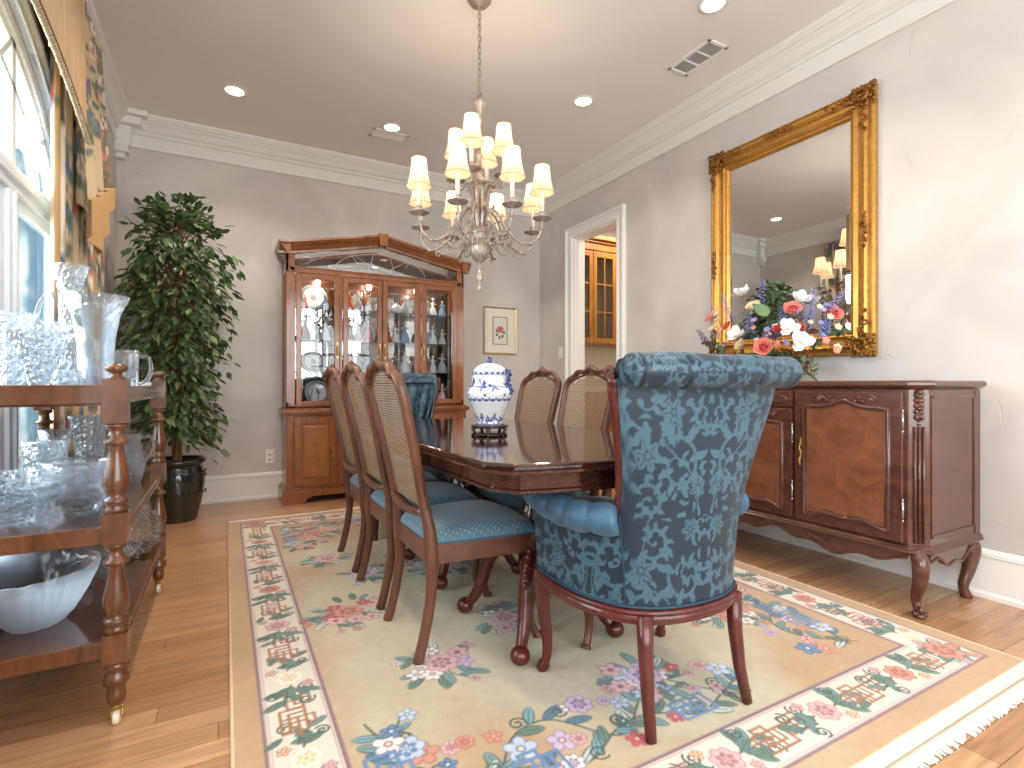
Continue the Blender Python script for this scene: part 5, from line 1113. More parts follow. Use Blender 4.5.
# serpentine aprons: front and both ends
def serp(u): return -.020 * math.cos(u * PI * 3) - .010 * math.cos(u * PI * 9) + .004
b = MB(); N = 96; P = [(-hwid + .06 + (2*hwid - .12) * k / N, .205 + serp(-1 + 2*k/N)) for k in range(N + 1)]; P += [(hwid - .06, .265), (-hwid + .06, .265)]
b.prism(P, fx + .002, fx + .024, 'x'); b.tube([(fx, y, z + .004) for y, z in P[:N + 1]], .006, 6)
for yc in (-.52, 0, .52):
    for sg in (-1, 1):
        b.tube([(fx - .001, yc + sg * (.03 + .03 * k / 14 + .014 * math.cos(k * .5)), .232 + .012 * math.sin(k * .55)) for k in range(15)], .0045, 6)
    b.ball((fx - .002, yc, .232), .011, 8, (.5, 1.5, 1))
b.build('front_apron', W_SIDE, sb)
for sg in (-1, 1):
    b = MB(); N = 30; P = [(fx + .07 + (bxk - fx - .09) * k / N, .215 + .022 * math.cos((-1 + 2*k/N) * PI * 1.0) * -1 + .010 * math.cos((-1 + 2*k/N) * PI * 3)) for k in range(N + 1)]; P2 = P + [(bxk - .02, .265), (fx + .07, .265)]
    y0 = sg * (hwid - .002); b.prism(P2, min(y0, y0 - sg*.022), max(y0, y0 - sg*.022), 'y'); b.tube([(x, sg * (hwid - .001), z + .003) for x, z in P], .0055, 6); b.build('end_apron', W_SIDE, sb)
    b = MB(); ya = sg * (hwid); fr = .008  # framed end panel
    xa, xb = fx + .065, bxk - .02
    for (u0, u1, v0, v1) in ((xa, xa + .012, .33, .93), (xb - .045, xb - .033, .33, .93), (xa, xb - .033, .33, .342), (xa, xb - .033, .918, .93)): b.box(u0, u1, min(ya, ya + sg*.005), max(ya, ya + sg*.005), v0, v1)
    b.box(xb - .030, xb + .018, min(ya, ya + sg*.004), max(ya, ya + sg*.004), .30, .95); b.build('end_panel_moulding', W_SIDE, sb, bevel=.002)
    # canted corner pilaster with carved leaf drop
    b = MB(); cx, cy = fx + .0275, sg * (hwid - .0275)
    for k in range(3):
        o_ = -.016 + .016 * k; b.tube([(cx - .004 + o_*.7, cy + sg*.004 + sg*o_*.7, .31), (cx - .004 + o_*.7, cy + sg*.004 + sg*o_*.7, .80)], .005, 6)
    for k in range(9): b.ball((cx - .006, cy + sg*.006, .945 - .017*k), .017 - .0013*k, 8, (.9, .9, .75)); 
    for k in range(5):
        for e in (-1, 1): b.ball((cx - .004 + e*.010*.7, cy + sg*.004 + sg*e*.010*.7, .935 - .024*k), .009, 6, (1, 1, 1.3))
    b.build('carved_pilaster', W_SIDE, sb)
    # cabriole legs: front canted, rear at the end
    b = MB(); P = catmull([(fx + .035, sg*(hwid - .035), .275), (fx + .012, sg*(hwid - .014), .225), (fx + .020, sg*(hwid - .020), .15), (fx + .045, sg*(hwid - .044), .085), (fx + .045, sg*(hwid - .044), .045), (fx + .022, sg*(hwid - .024), .018), (fx + .018, sg*(hwid - .020), .0)], 6)
    n_ = len(P); b.tube(P, [interp(k / (n_-1), [0, .2, .45, .7, .82, .92, 1], [.030, .032, .023, .016, .016, .022, .019]) for k in range(n_)], 12)
    b.ball((fx + .004, sg*(hwid - .008), .235), .020, 10, (.7, .7, 1.3)); b.ball((fx + .012, sg*(hwid - .014), .035), .017, 8, (.8, .8, 1)); b.ball((fx + .034, sg*(hwid - .008), .018), .012, 8); b.ball((fx + .006, sg*(hwid - .034), .018), .012, 8); b.build('leg', W_SIDE, sb)
    b = MB(); P = catmull([(bxk - .045, sg*(hwid - .03), .275), (bxk - .030, sg*(hwid - .016), .22), (bxk - .045, sg*(hwid - .024), .13), (bxk - .07, sg*(hwid - .034), .055), (bxk - .055, sg*(hwid - .026), .0)], 6)
    n_ = len(P); b.tube(P, [interp(k / (n_-1), [0, .25, .6, .8, 1], [.030, .034, .024, .020, .024]) for k in range(n_)], 12)
    b.tube([(bxk - .085 + .016 * math.cos(k*.5) * (1 - k/22), sg*(hwid + .002), .232 + .016 * math.sin(k*.5) * (1 - k/22)) for k in range(18)], .006, 6); b.build('leg', W_SIDE, sb)
def side_door(ya, yb, z0, z1, hinge):
    """ya<yb local y; door frame, serpentine moulding, book-matched panel, carving, hinges"""
    y0 = fx - .020; b = MB(); b.box(y0, fx, ya, yb, z0, z1); d = b.build('door', W_SIDE, sb, bevel=.004)
    w_ = yb - ya; m_ = .050; U0, U1 = ya + m_, yb - m_; V0, V1 = z0 + .050, z1 - .062; c_ = (U0 + U1) / 2; h_ = (U1 - U0) / 2
    P = []
    for k in range(25): u = -1 + 2*k/24; P.append((c_ + h_*u, V1 + .010 * math.cos(u * PI) + .012 * math.cos(u * PI * 2) * (1 - abs(u)) - .004 * abs(u)**6))
    for k in range(25): u = 1 - 2*k/24; P.append((c_ + h_*u, V0 + .010 * math.cos(u * PI) - .008 * math.cos(u * PI * 2) + .008 * abs(u)**8))
    b = MB(); b.prism(P, y0 - .0035, y0 + .001, 'x'); b.build('veneer_panel', W_SIDEP, d)
    b = MB(); b.tube([(y0 - .004, u, v) for u, v in P], .0085, 8, closed=True); Q = [(c_ + (u - c_)*.93, (V0+V1)/2 + (v - (V0+V1)/2)*.955) for u, v in P]; b.tube([(y0 - .004, u, v) for u, v in Q], .0035, 6, closed=True); b.build('raised_moulding', W_SIDE, d)
    b = MB()
    for e in (-1, 1):
        cu, cv = c_ + e * h_ * .62, V1 + .028
        b.tube([(y0 - .004, cu + e*.020 * math.cos(k*.42) * (1 - k/30), cv + .018 * math.sin(k*.42) * (1 - k/30)) for k in range(26)], .0055, 6)
        b.tube([(y0 - .004, cu - e*(.01 + .075 * k/14), cv - .006 + .010 * math.sin(k*.45)) for k in range(15)], [.006 - .0003*k for k in range(15)], 6)
        for k in range(4): b.ball((y0 - .005, cu - e*(.02 + .016*k), cv + .008 * (-1)**k), .008, 6, (.6, 1.4, .8))
        b.ball((y0 - .005, cu, cv), .009, 8)
    b.build('carving', W_SIDE, d)
    hy = ya - .004 if hinge < 0 else yb + .004
    for z in (z0 + .10, z1 - .16): b = MB(); b.tube([(y0 - .003, hy, z), (y0 - .003, hy, z + .075)], .0048, 8); b.ball((y0 - .003, hy, z - .006), .005, 6, (1, 1, 1.6)); b.ball((y0 - .003, hy, z + .081), .005, 6, (1, 1, 1.6)); b.build('hinge', STEEL, d)
    ky = yb - .030 if hinge < 0 else ya + .030; zc = (z0 + z1) / 2 + .02; b = MB()
    for k in range(15): t = k / 14; b.ball((y0 - .003, ky + .005 * math.sin(t * 12), zc - .065 + .13 * t), .0045 + .004 * abs(math.sin(t * PI * 3)), 6, (.5, 1, 1.2))
    b.build('escutcheon', BRASS, d)
side_door(-hwid + .068, -hwid + .545, .308, .945, -1); side_door(hwid - .545, hwid - .068, .308, .945, 1)
def drawer(ya, yb, z0, z1):
    y0 = fx - .016; b = MB(); b.box(y0, fx, ya, yb, z0, z1); d = b.build('drawer', W_SIDE, sb, bevel=.004); c_ = (ya + yb) / 2; b = MB()
    b.tube([(y0 - .002, c_ + (yb - ya) * .42 * math.cos(2*PI*k/40), (z0+z1)/2 + (z1 - z0) * .32 * math.sin(2*PI*k/40)) for k in range(40)], .005, 6, closed=True)
    for e in (-1, 1): b.tube([(y0 - .003, c_ + e*(.02 + .04*k/12 + .01*math.cos(k*.6)), (z0+z1)/2 + .010*math.sin(k*.7)) for k in range(13)], .0045, 6)
    b.ball((y0 - .004, c_, (z0+z1)/2), .012, 8, (.5, 1.5, 1)); b.build('carving', W_SIDE, d)
for (ya, yb) in ((-hwid + .560, -.006), (.006, hwid - .560)): drawer(ya, yb, .865, .945)
side_door(-hwid + .560, -.006, .308, .855, -1); side_door(.006, hwid - .560, .308, .855, 1)

# ------------------------------------------------------------------ gilt mirror
mY0, mY1, mZ0, mZ1 = 1.530, 2.606, 1.140, 2.590
mr = thing('wall_mirror', 'large rectangular mirror in an ornate carved gilt frame', 'mirror', (XR, (mY0+mY1)/2, (mZ0+mZ1)/2))
mh, mv = (mY1 - mY0)/2, (mZ1 - mZ0)/2
b = MB(); prof = [(0, .0), (0, .030), (.006, .040), (.014, .042), (.020, .036), (.026, .036), (.032, .048), (.044, .054), (.056, .048), (.070, .034), (.086, .030), (.098, .036), (.106, .040), (.113, .036), (.118, .028), (.128, .026), (.134, .018), (.138, .010), (.138, 0)]
L = []
for sy, sz in ((-1, -1), (1, -1), (1, 1), (-1, 1), (-1, -1)): L.append([(-h, sy*(mh - d), sz*(mv - d)) for d, h in prof])
b.loft(L, True, False, False); b.build('frame', GILT, mr)
b = MB(); g = .137; b.box(-.012, -.004, -mh + g, mh - g, -mv + g, mv - g)
bb_ = MB(); bev = .022; O = [(-mh+g, -mv+g), (mh-g, -mv+g), (mh-g, mv-g), (-mh+g, mv-g)]; I = [(-mh+g+bev, -mv+g+bev), (mh-g-bev, -mv+g+bev), (mh-g-bev, mv-g-bev), (-mh+g+bev, mv-g-bev)]
bb_.loft([[(-.010, y, z) for y, z in O], [(-.0135, y, z) for y, z in I]], True, True, False); bb_.build('glass', MIRR, mr, recalc=True)
b = MB()
def beads(d, h, r, gap):
    for (ya, za, yb, zb) in ((-mh+d, -mv+d, mh-d, -mv+d), (mh-d, -mv+d, mh-d, mv-d), (mh-d, mv-d, -mh+d, mv-d), (-mh+d, mv-d, -mh+d, -mv+d)):
        n_ = int(math.hypot(yb-ya, zb-za) / gap)
        for k in range(n_): t = (k + .5) / n_; b.ball((-h, ya + (yb-ya)*t, za + (zb-za)*t), r, 5)
beads(.121, .029, .0048, .013); b.build('inner_beading', GILT, mr); b = MB(); beads(.011, .042, .0045, .016); b.build('outer_beading', GILT, mr)
def scroll_cluster(cy, cz, sy, sz, k_, seed):
    b = MB(); q = random.Random(seed)
    def sp(y, z, r, a0, sg, w_):
        b.tube([(-.052 - .014*math.sin(t/18*PI), y + r*(1 - t/22)*math.cos(a0 + sg*t*.42), z + r*(1 - t/22)*math.sin(a0 + sg*t*.42)) for t in range(19)], [w_*(1 - .35*t/18) for t in range(19)], 6)
    if sy and sz:
        d0 = .055
        sp(cy - sy*d0, cz - sz*d0, .042, q.uniform(0, 6), 1, .011)
        for e in range(5):
            L_ = .10 + .035*e; sp(cy - sy*(L_), cz - sz*(.035 + .02*(e % 2)), .022 - .002*e, e*1.3, -sy, .0075 - .0007*e); sp(cy - sy*(.035 + .02*(e % 2)), cz - sz*(L_), .022 - .002*e, e*1.7, sz, .0075 - .0007*e)
        for e in range(16): b.ball((-.055, cy - sy*q.uniform(.015, .13), cz - sz*q.uniform(.015, .13)), q.uniform(.008, .014), 6, (.9, 1.3, 1))
        for e in range(6): a = e*.3; b.ball((-.045, cy + sy*.006 - sy*.022*e, cz + sz*.004*(e % 2)), .011, 6); b.ball((-.045, cy + sy*.004*(e % 2), cz + sz*.006 - sz*.022*e), .011, 6)
    else:
        for e in (-1, 1):
            for j in range(3): 
                u = e*(.025 + .03*j); sp(cy + (u if sz else 0), cz + (0 if sz else u), .018 - .003*j, j + (0 if e > 0 else PI), e, .007 - .001*j)
        for e in range(7): u = -.06 + .02*e; b.ball((-.055, cy + (u if sz else q.uniform(-.01, .01)), cz + (q.uniform(-.01, .01) if sz else u)), .010, 6)
    b.build('corner_ornament' if sy and sz else 'centre_ornament', GILTD, mr)
i_ = 0
for sy in (-1, 1):
    for sz in (-1, 1): scroll_cluster(sy*mh, sz*mv, sy, sz, 1, i_); i_ += 1
scroll_cluster(0, mv - .045, 0, 1, 1, 9); scroll_cluster(0, -mv + .045, 0, -1, 1, 10); scroll_cluster(mh - .045, -.05, 1, 0, 1, 11); scroll_cluster(-mh + .045, -.05, -1, 0, 1, 12)

# ------------------------------------------------------------------ silk flower arrangement
FX, FY = 2.78, 2.03
fa = thing('flower_arrangement', 'silk flower arrangement of coral roses, white magnolias and lavender spikes on the sideboard', 'flower arrangement', (FX, FY, .996))
b = MB(); b.lathe([(0, 0), (.085, 0), (.09, .01), (.07, .02), (.10, .05), (.125, .085), (.12, .10), (.11, .10), (.09, .06), (0, .05)], n=36, ax=(.8, 1.4)); b.build('bowl', mat('antique_brass_bowl', rgb(150, 116, 70), .4, .6), fa)
F_ = {k: mat(k + '_petal', rgb(*c), .6, sss=0) for k, c in {'coral': (236, 148, 132), 'coral_dark': (214, 98, 88), 'cream': (240, 222, 190), 'white': (244, 240, 236), 'lavender': (160, 150, 204), 'blue': (128, 146, 204), 'purple': (128, 92, 150), 'berry': (150, 70, 72), 'yellow': (206, 170, 80)}.items()}
GLF = mat('silk_leaf', rgb(84, 106, 72), .5, n=((16, 16, 16), rgb(52, 72, 48), .6))
def orient(c, nrm): 
    z = Vector(nrm).normalized(); return Matrix.Translation(Vector(c)) @ z.to_track_quat('Z', 'Y').to_matrix().to_4x4()
def petal(B, L, W_, cup, tw=0, n=6, rnd_=False):
    """petal along +x from the origin, cupping up"""
    vs = []; 
    for i in range(n + 1):
        t = i / n; w_ = W_ * min(1, 1.5*math.sqrt(t + .01)) * math.sqrt(max(0.02, 1 - t**5)) if rnd_ else W_ * math.sin(PI * min(1, .12 + .88*t) ** .8) * (1 if t < .98 else .3); z = cup * t * t
        for j in (-1, -.5, 0, .5, 1): vs.append((L * t, w_ * j, z + abs(j) ** 2 * W_ * .35 + tw * j * t * L * .3))
    B.add(vs, [(i*5+j, i*5+j+1, (i+1)*5+j+1, (i+1)*5+j) for i in range(n) for j in range(4)], True)
def rose(c, nrm, r, ms):
    b = MB(); O = orient(c, nrm); q = random.Random(int(c[1]*1000))
    for ring, (n_, L_, tilt) in enumerate(((5, 1.0, .25), (5, .82, .6), (4, .62, .95), (3, .42, 1.25))):
        for k in range(n_):
            b.M = O @ Matrix.Rotation(2*PI*k/n_ + ring*.7, 4, 'Z') @ Matrix.Translation((r*.05, 0, -r*.1*ring*0)) @ Matrix.Rotation(-tilt, 4, 'Y'); b.mi = 0 if (ring < 2) else 1; petal(b, r*L_, r*.56*(1 - .1*ring), r*.16, rnd_=True)
    b.M = O; b.mi = 1; b.ball((0, 0, r*.28), r*.16, 7, (1, 1, 1.3)); return b.build('rose', [F_[ms[0]], F_[ms[1]]], fa, recalc=False)
def magnolia(c, nrm, r):
    b = MB(); O = orient(c, nrm)
    for k in range(6): b.M = O @ Matrix.Rotation(2*PI*k/6 + .3*(k % 2), 4, 'Z') @ Matrix.Rotation(-.35 - .35*(k % 2), 4, 'Y'); petal(b, r*1.10, r*.42, r*.16, .1*(-1)**k, rnd_=True)
    b.M = O; b.mi = 1; b.ball((0, 0, r*.10), r*.13, 8, (1, 1, 1.6)); b.mi = 2
    for k in range(8): a = k*PI/4; b.ball((r*.16*math.cos(a), r*.16*math.sin(a), r*.08), r*.045, 5)
    return b.build('white_blossom', [F_['white'], F_['yellow'], F_['berry']], fa, recalc=False)
def spike(p0, p1, ms, n=46, rb=.020):
    b = MB(); p0, p1 = Vector(p0), Vector(p1); q = random.Random(int(p1.y*1000)); b.mi = 2; b.tube([p0, p1], [.0022, .0012], 5)
    for k in range(n):
        t = k / n; c = p0.lerp(p1, .25 + .75*t); r = rb * (1 - .75*t) + .003; a = k*2.4; o_ = Vector((math.cos(a)*r, math.sin(a)*r, q.uniform(-.003, .003))); b.mi = 0 if q.random() < .7 else 1
        for e in range(3): a2 = a + e*1.0 - 1.0; b.ball(c + o_ + Vector((math.cos(a2), math.sin(a2), .3)) * .004, .0052 - .002*t, 5, (1, 1, .7))
    return b.build('flower_spike', [F_[ms[0]], F_[ms[1]], GLF], fa, recalc=False)
yaw_ = math.radians(28.66)
def fpos(px, py, X):
    a = (px - 512) / 525; v = ((math.sin(yaw_) + a*math.cos(yaw_)), (math.cos(yaw_) - a*math.sin(yaw_)), (384 - py) / 525); t = X / v[0]; return Vector((X - FX, v[1]*t - FY, .98 + v[2]*t - .996))
cen = Vector((.05, 0, .10))
def nr(p): v = (p - cen); v.x -= .12; v.z += .03; return v.normalized()
for (px, py, X, r, ms) in ((712, 319, 2.66, .046, ('coral', 'coral_dark')), (728, 327, 2.64, .034, ('coral_dark', 'coral_dark')), (792, 311, 2.66, .052, ('coral', 'coral_dark')), (832, 315, 2.72, .050, ('coral', 'coral_dark')), (764, 348, 2.60, .056, ('coral', 'coral_dark')), (778, 330, 2.62, .030, ('coral_dark', 'coral_dark')), (754, 308, 2.66, .046, ('cream', 'cream')), (713, 330, 2.64, .036, ('cream', 'cream')), (740, 346, 2.62, .030, ('cream', 'cream')), (800, 328, 2.64, .028, ('coral_dark', 'berry'))):
    p = fpos(px, py, X); rose(p, nr(p), r, ms)
for (px, py, X, r) in ((744, 296, 2.74, .066), (800, 302, 2.76, .060), (739, 336, 2.62, .062), (788, 330, 2.60, .060), (800, 343, 2.60, .066)):
    p = fpos(px, py, X); magnolia(p, nr(p), r)
for (a_, c_, ms) in (((758, 325), (763, 279), ('lavender', 'blue')), ((735, 328), (722, 295), ('lavender', 'blue')), ((808, 325), (814, 288), ('lavender', 'blue')), ((822, 322), (841, 292), ('lavender', 'purple')), ((752, 340), (748, 314), ('blue', 'lavender')), ((783, 334), (783, 306), ('blue', 'lavender')), ((806, 334), (812, 308), ('lavender', 'blue')), ((822, 340), (828, 318), ('blue', 'lavender')), ((776, 344), (774, 326), ('purple', 'lavender')), ((712, 350), (698, 330), ('purple', 'berry')), ((716, 346), (712, 306), ('lavender', 'blue'))):
    X = 2.68; spike(fpos(a_[0], a_[1], X + .04), fpos(c_[0], c_[1], X - .01), ms)
b = MB(); q = random.Random(5)
for k in range(340):
    th = q.uniform(0, 2*PI); ph = q.uniform(-.15, 1.4); c_ = Vector((.0 + .13*math.cos(th)*math.cos(ph), .34*math.sin(th)*math.cos(ph), .06 + .10*math.sin(ph))) * q.uniform(.7, 1.0)
    n_ = Vector((math.cos(th)*.6, math.sin(th), .6 + q.uniform(-.4, .4))); b.M = orient(c_, n_) @ Matrix.Rotation(q.uniform(0, 6), 4, 'Z') @ Matrix.Rotation(-q.uniform(0, .9), 4, 'Y'); b.mi = 0 if q.random() < .7 else (1 if q.random() < .6 else 2); L_ = q.uniform(.035, .07); petal(b, L_, L_*.22, L_*.1, 0, 4)
b.M = Matrix.Identity(4)
for (px, py) in ((770, 285), (776, 282), (783, 292), (795, 290), (706, 342), (845, 330)):
    p = fpos(px, py, 2.80); b.mi = 0; base_ = Vector((0, p.y*.5, .12)); P = catmull([base_, (base_ + p) / 2 + Vector((0, 0, .03)), p], 6); b.tube(P, .0018, 5)
    for k in range(4, len(P)):
        for e in (-1, 1): b.M = orient(P[k], (e*.5, e, .6)) @ Matrix.Rotation(k, 4, 'Z'); petal(b, .034, .013, .004, 0, 4); b.M = Matrix.Identity(4)
b.mi = 3
for k in range(70): b.ball((q.uniform(-.14, .08), q.uniform(-.32, .34), q.uniform(.05, .17)), q.uniform(.004, .008), 5)
b.build('foliage', [GLF, LEAFL, mat('rust_leaf', rgb(150, 104, 76), .6), F_['berry']], fa, recalc=False)
qq = random.Random(12)
for k in range(44):
    px, py = qq.uniform(706, 838), qq.uniform(306, 350); ms = qq.choice([('cream', 'yellow'), ('lavender', 'yellow'), ('blue', 'yellow'), ('purple', 'yellow'), ('coral', 'yellow'), ('cream', 'yellow')])
    p = fpos(px, py, qq.uniform(2.62, 2.70)); b = MB(); O = orient(p, nr(p)); r = qq.uniform(.014, .024)
    for e in range(5): b.M = O @ Matrix.Rotation(2*PI*e/5, 4, 'Z') @ Matrix.Rotation(-.3, 4, 'Y'); petal(b, r, r*.5, r*.1, 0, 3, True)
    b.M = O; b.mi = 1; b.ball((0, 0, r*.1), r*.2, 5); b.build('small_blossom', [F_[ms[0]], F_[ms[1]]], fa, recalc=False)
p = fpos(768, 315, 2.60); b = MB(); b.M = orient(p, nr(p)) @ Matrix.Rotation(2.6, 4, 'Z') @ Matrix.Rotation(-.3, 4, 'Y'); petal(b, .10, .036, .01); b.build('leaf', LEAFL, fa, recalc=False)
# ------------------------------------------------------------------ serving cart
KX0, KX1, KY0, KY1 = -.685, -.275, 1.875, 2.96
ct = thing('serving_cart', 'three tier walnut serving cart with turned posts on ivory casters', 'cart', ((KX0+KX1)/2, (KY0+KY1)/2, 0))
kx, ky = (KX1-KX0)/2, (KY1-KY0)/2
def bal(z1, z0, up_=True):
    """turned baluster from z1 (top) down to z0"""
    pr = [(0, .020), (.02, .027), (.05, .027), (.07, .018), (.10, .017), (.17, .020), (.20, .031), (.23, .031), (.25, .020), (.28, .018), (.40, .021), (.58, .030), (.68, .033), (.76, .029), (.82, .020), (.84, .030), (.88, .032), (.91, .022), (.94, .029), (.98, .029), (1, .024)]
    return [(r, z1 + (z0 - z1) * t) for t, r in pr]
for sx in (-1, 1):
    for sy in (-1, 1):
        b = MB(); c_ = (sx*kx, sy*ky, 0); h = .0295
        for za, zb in ((.868, .995), (.524, .612), (.186, .268)): b.box(c_[0]-h, c_[0]+h, c_[1]-h, c_[1]+h, za, zb)
        b.lathe(bal(.870, .610), c_, 28); b.lathe(bal(.526, .266), c_, 28)
        b.lathe([(.022, .188), (.030, .180), (.032, .170), (.022, .160), (.026, .152), (.034, .138), (.032, .125), (.020, .112), (.022, .105), (.024, .085), (.020, .066), (.014, .058), (0, .058)], c_, 28)
        b.lathe([(0, 1.041), (.012, 1.040), (.024, 1.033), (.029, 1.025), (.024, 1.017), (.014, 1.012), (.012, 1.006), (.018, 1.000), (.026, .996), (0, .994)], c_, 28); po = b.build('post', W_CART, ct)
        b = MB(); b.lathe([(.010, .064), (.013, .062), (.013, .046), (.006, .046)], c_, 14); b.tube(catmull([(c_[0], c_[1]+.012, .05), (c_[0], c_[1]+.016, .035), (c_[0], c_[1]+.006, .020)], 4), (.004, .004) if False else .004, 6); b.tube(catmull([(c_[0]+.012, c_[1]+.008, .05), (c_[0]+.013, c_[1]+.012, .035), (c_[0]+.013, c_[1]+.002, .020)], 4), .004, 6)
        b.tube(catmull([(c_[0]-.012, c_[1]+.008, .05), (c_[0]-.013, c_[1]+.012, .035), (c_[0]-.013, c_[1]+.002, .020)], 4), .004, 6); cs = b.build('caster', BRASS, po)
        b = MB(); b.M = Matrix.Translation((c_[0], c_[1] + .002, .021)) @ Matrix.Rotation(PI/2, 4, 'Y'); b.lathe([(0, -.009), (.016, -.009), (.021, -.005), (.021, .005), (.016, .009), (0, .009)], n=22); b.build('wheel', CASTER, cs)
SHZ = (.955, .575, .25)
for zt in SHZ:
    b = MB(); top_ = zt == SHZ[0]
    r0, r1 = (zt - .032, zt + .022) if top_ else (zt - .050, zt - .002)
    for sy in (-1, 1): b = MB(); b.box(-kx + .028, kx - .028, sy*ky - .014, sy*ky + .014, r0, r1); b.build('rail', W_CART, ct, bevel=.003)
    for sx in (-1, 1): b = MB(); b.box(sx*kx - .014, sx*kx + .014, -ky + .033, ky - .033, r0 + .004, r1 - .004); b.box(sx*kx - .018, sx*kx + .018, -ky + .034, ky - .034, r0 + .015, r0 + .022); b.build('rail', W_CART, ct)
    b = MB(); zz = zt - .022 if top_ else zt - .004; b.box(-kx + .012, kx - .012, -ky + .012, ky - .012, zz - .016, zz); b.build('shelf_board', wood('polished_cart_shelf', (104, 62, 42), (60, 32, 24), (6, 30, 6), .12, .6) if 'polished_cart_shelf' not in bpy.data.materials else bpy.data.materials['polished_cart_shelf'], ct)
Z1, Z2, Z3 = .955 - .0215, .5715, .2465
def gl(name, label, cat, prof, x, y, z, m_=None, n=40, fl=None, ax=(1, 1), group='crystal on the serving cart', rz=0):
    b = MB()
    if m_ is None or m_ is CRY:
        P = []; 
        for k in range(len(prof) - 1):
            s_ = max(1, int(math.hypot(prof[k+1][0]-prof[k][0], prof[k+1][1]-prof[k][1]) / .011)); P += [(prof[k][0] + (prof[k+1][0]-prof[k][0])*i/s_, prof[k][1] + (prof[k+1][1]-prof[k][1])*i/s_) for i in range(s_)]
        P.append(prof[-1]); kk = 10 if n < 40 else 14; L_ = len(P); f2 = lambda a, t: (fl(a, t) if fl else 1) * (1 + .05*math.cos(kk*a)*math.cos(PI*t*L_/2.0)); b.lathe(P, (0, 0, 0), kk*4, f2, True, ax); b.sm = [False]*len(b.sm)
    else: b.lathe(prof, (0, 0, 0), n, fl, True, ax)
    o = b.build(name, m_ or CRY, None, loc=(x, y, z), rz=rz); return tag(o, label, cat, group)
def hollow(out, t=.004, zb=.012):
    """outer profile -> outer + inner wall"""
    inn = [(max(r - t, .001), z) for r, z in out[::-1] if z > zb]; return [(0, 0)] + out + inn + [(0, zb)]
sc = lambda k, a=.05: (lambda an, t: 1 + a * math.cos(an * k) * (t if t < .5 else 1 - t) * 2)
gl('trumpet_vase', 'tallest crystal vase with a narrow waist and flared rim on the cart top', 'vase', hollow([(.045, 0), (.047, .01), (.030, .02), (.022, .04), (.030, .10), (.036, .20), (.034, .30), (.034, .38), (.042, .44), (.058, .495)]), -.515, 2.55, Z1, n=48)
gl('trumpet_vase', 'wide flared trumpet vase with an etched rim on the cart top', 'vase', hollow([(.052, 0), (.054, .012), (.040, .02), (.044, .04), (.048, .10), (.050, .16), (.056, .22), (.068, .28), (.094, .340)]), -.378, 2.20, Z1, CRYP, n=48)
gl('trumpet_vase', 'small V shaped cut crystal vase at the front of the cart top', 'vase', hollow([(.034, 0), (.035, .012), (.018, .03), (.024, .06), (.040, .11), (.060, .165), (.078, .197)]), -.470, 1.99, Z1, n=40, fl=sc(10, .05))
gl('crystal_vase', 'cut crystal vase at the left edge of the photo on the cart top', 'vase', hollow([(.036, 0), (.038, .02), (.036, .07), (.038, .14), (.044, .20), (.056, .255)]), -.552, 2.06, Z1, n=36, fl=sc(12, .04))
gl('crystal_vase', 'broad crystal vase with a band of cut stars behind the V shaped vase', 'vase', hollow([(.045, 0), (.047, .02), (.048, .08), (.052, .15), (.062, .21), (.078, .258)]), -.545, 2.34, Z1, n=36, fl=sc(14, .03))
gl('crystal_tumbler', 'squat cut crystal vase between the taller vases on the cart top', 'vase', hollow([(.036, 0), (.038, .02), (.046, .06), (.050, .10), (.046, .135)]), -.470, 2.36, Z1, n=30, fl=sc(9, .05))
gl('crystal_tumbler', 'short round crystal votive in the middle of the cart top', 'vase', hollow([(.028, 0), (.034, .02), (.038, .05), (.034, .09)]), -.420, 2.05, Z1, n=30, fl=sc(9, .05))
bk = thing('glass_basket', 'crystal basket with a tall arched handle on the cart top', 'basket', (-.600, 2.68, Z1), .6, 'crystal on the serving cart')
b = MB(); b.lathe(hollow([(.040, 0), (.042, .015), (.050, .05), (.058, .10), (.072, .15)]), n=40, flute=sc(10, .06)); b.build('bowl', CRY, bk)
b = MB(); b.tube([(.062*math.cos(PI*k/20), 0, .145 + .255*math.sin(PI*k/20)) for k in range(21)], [(.006, .010)]*21, 10); b.build('handle', CRYP, bk)
mg = thing('glass_pitcher', 'clear glass tankard with a loop handle on the far end of the cart top', 'pitcher', (-.375, 2.66, Z1), 0.15, 'crystal on the serving cart')
b = MB(); b.lathe(hollow([(.058, 0), (.060, .01), (.060, .10), (.061, .15), (.064, .186)], .005), n=40); b.build('body', CRYP, mg)
b = MB(); b.tube(catmull([(.060, 0, .160), (.090, 0, .160), (.102, 0, .12), (.092, 0, .07), (.058, 0, .045)], 6), .008, 10); b.build('handle', CRYP, mg)
gl('ramekin', 'little pale ribbed glass dish at the far corner of the cart top', 'dish', hollow([(.028, 0), (.034, .01), (.036, .055)]), -.330, 2.87, Z1, FROST, n=28, fl=sc(14, .04))
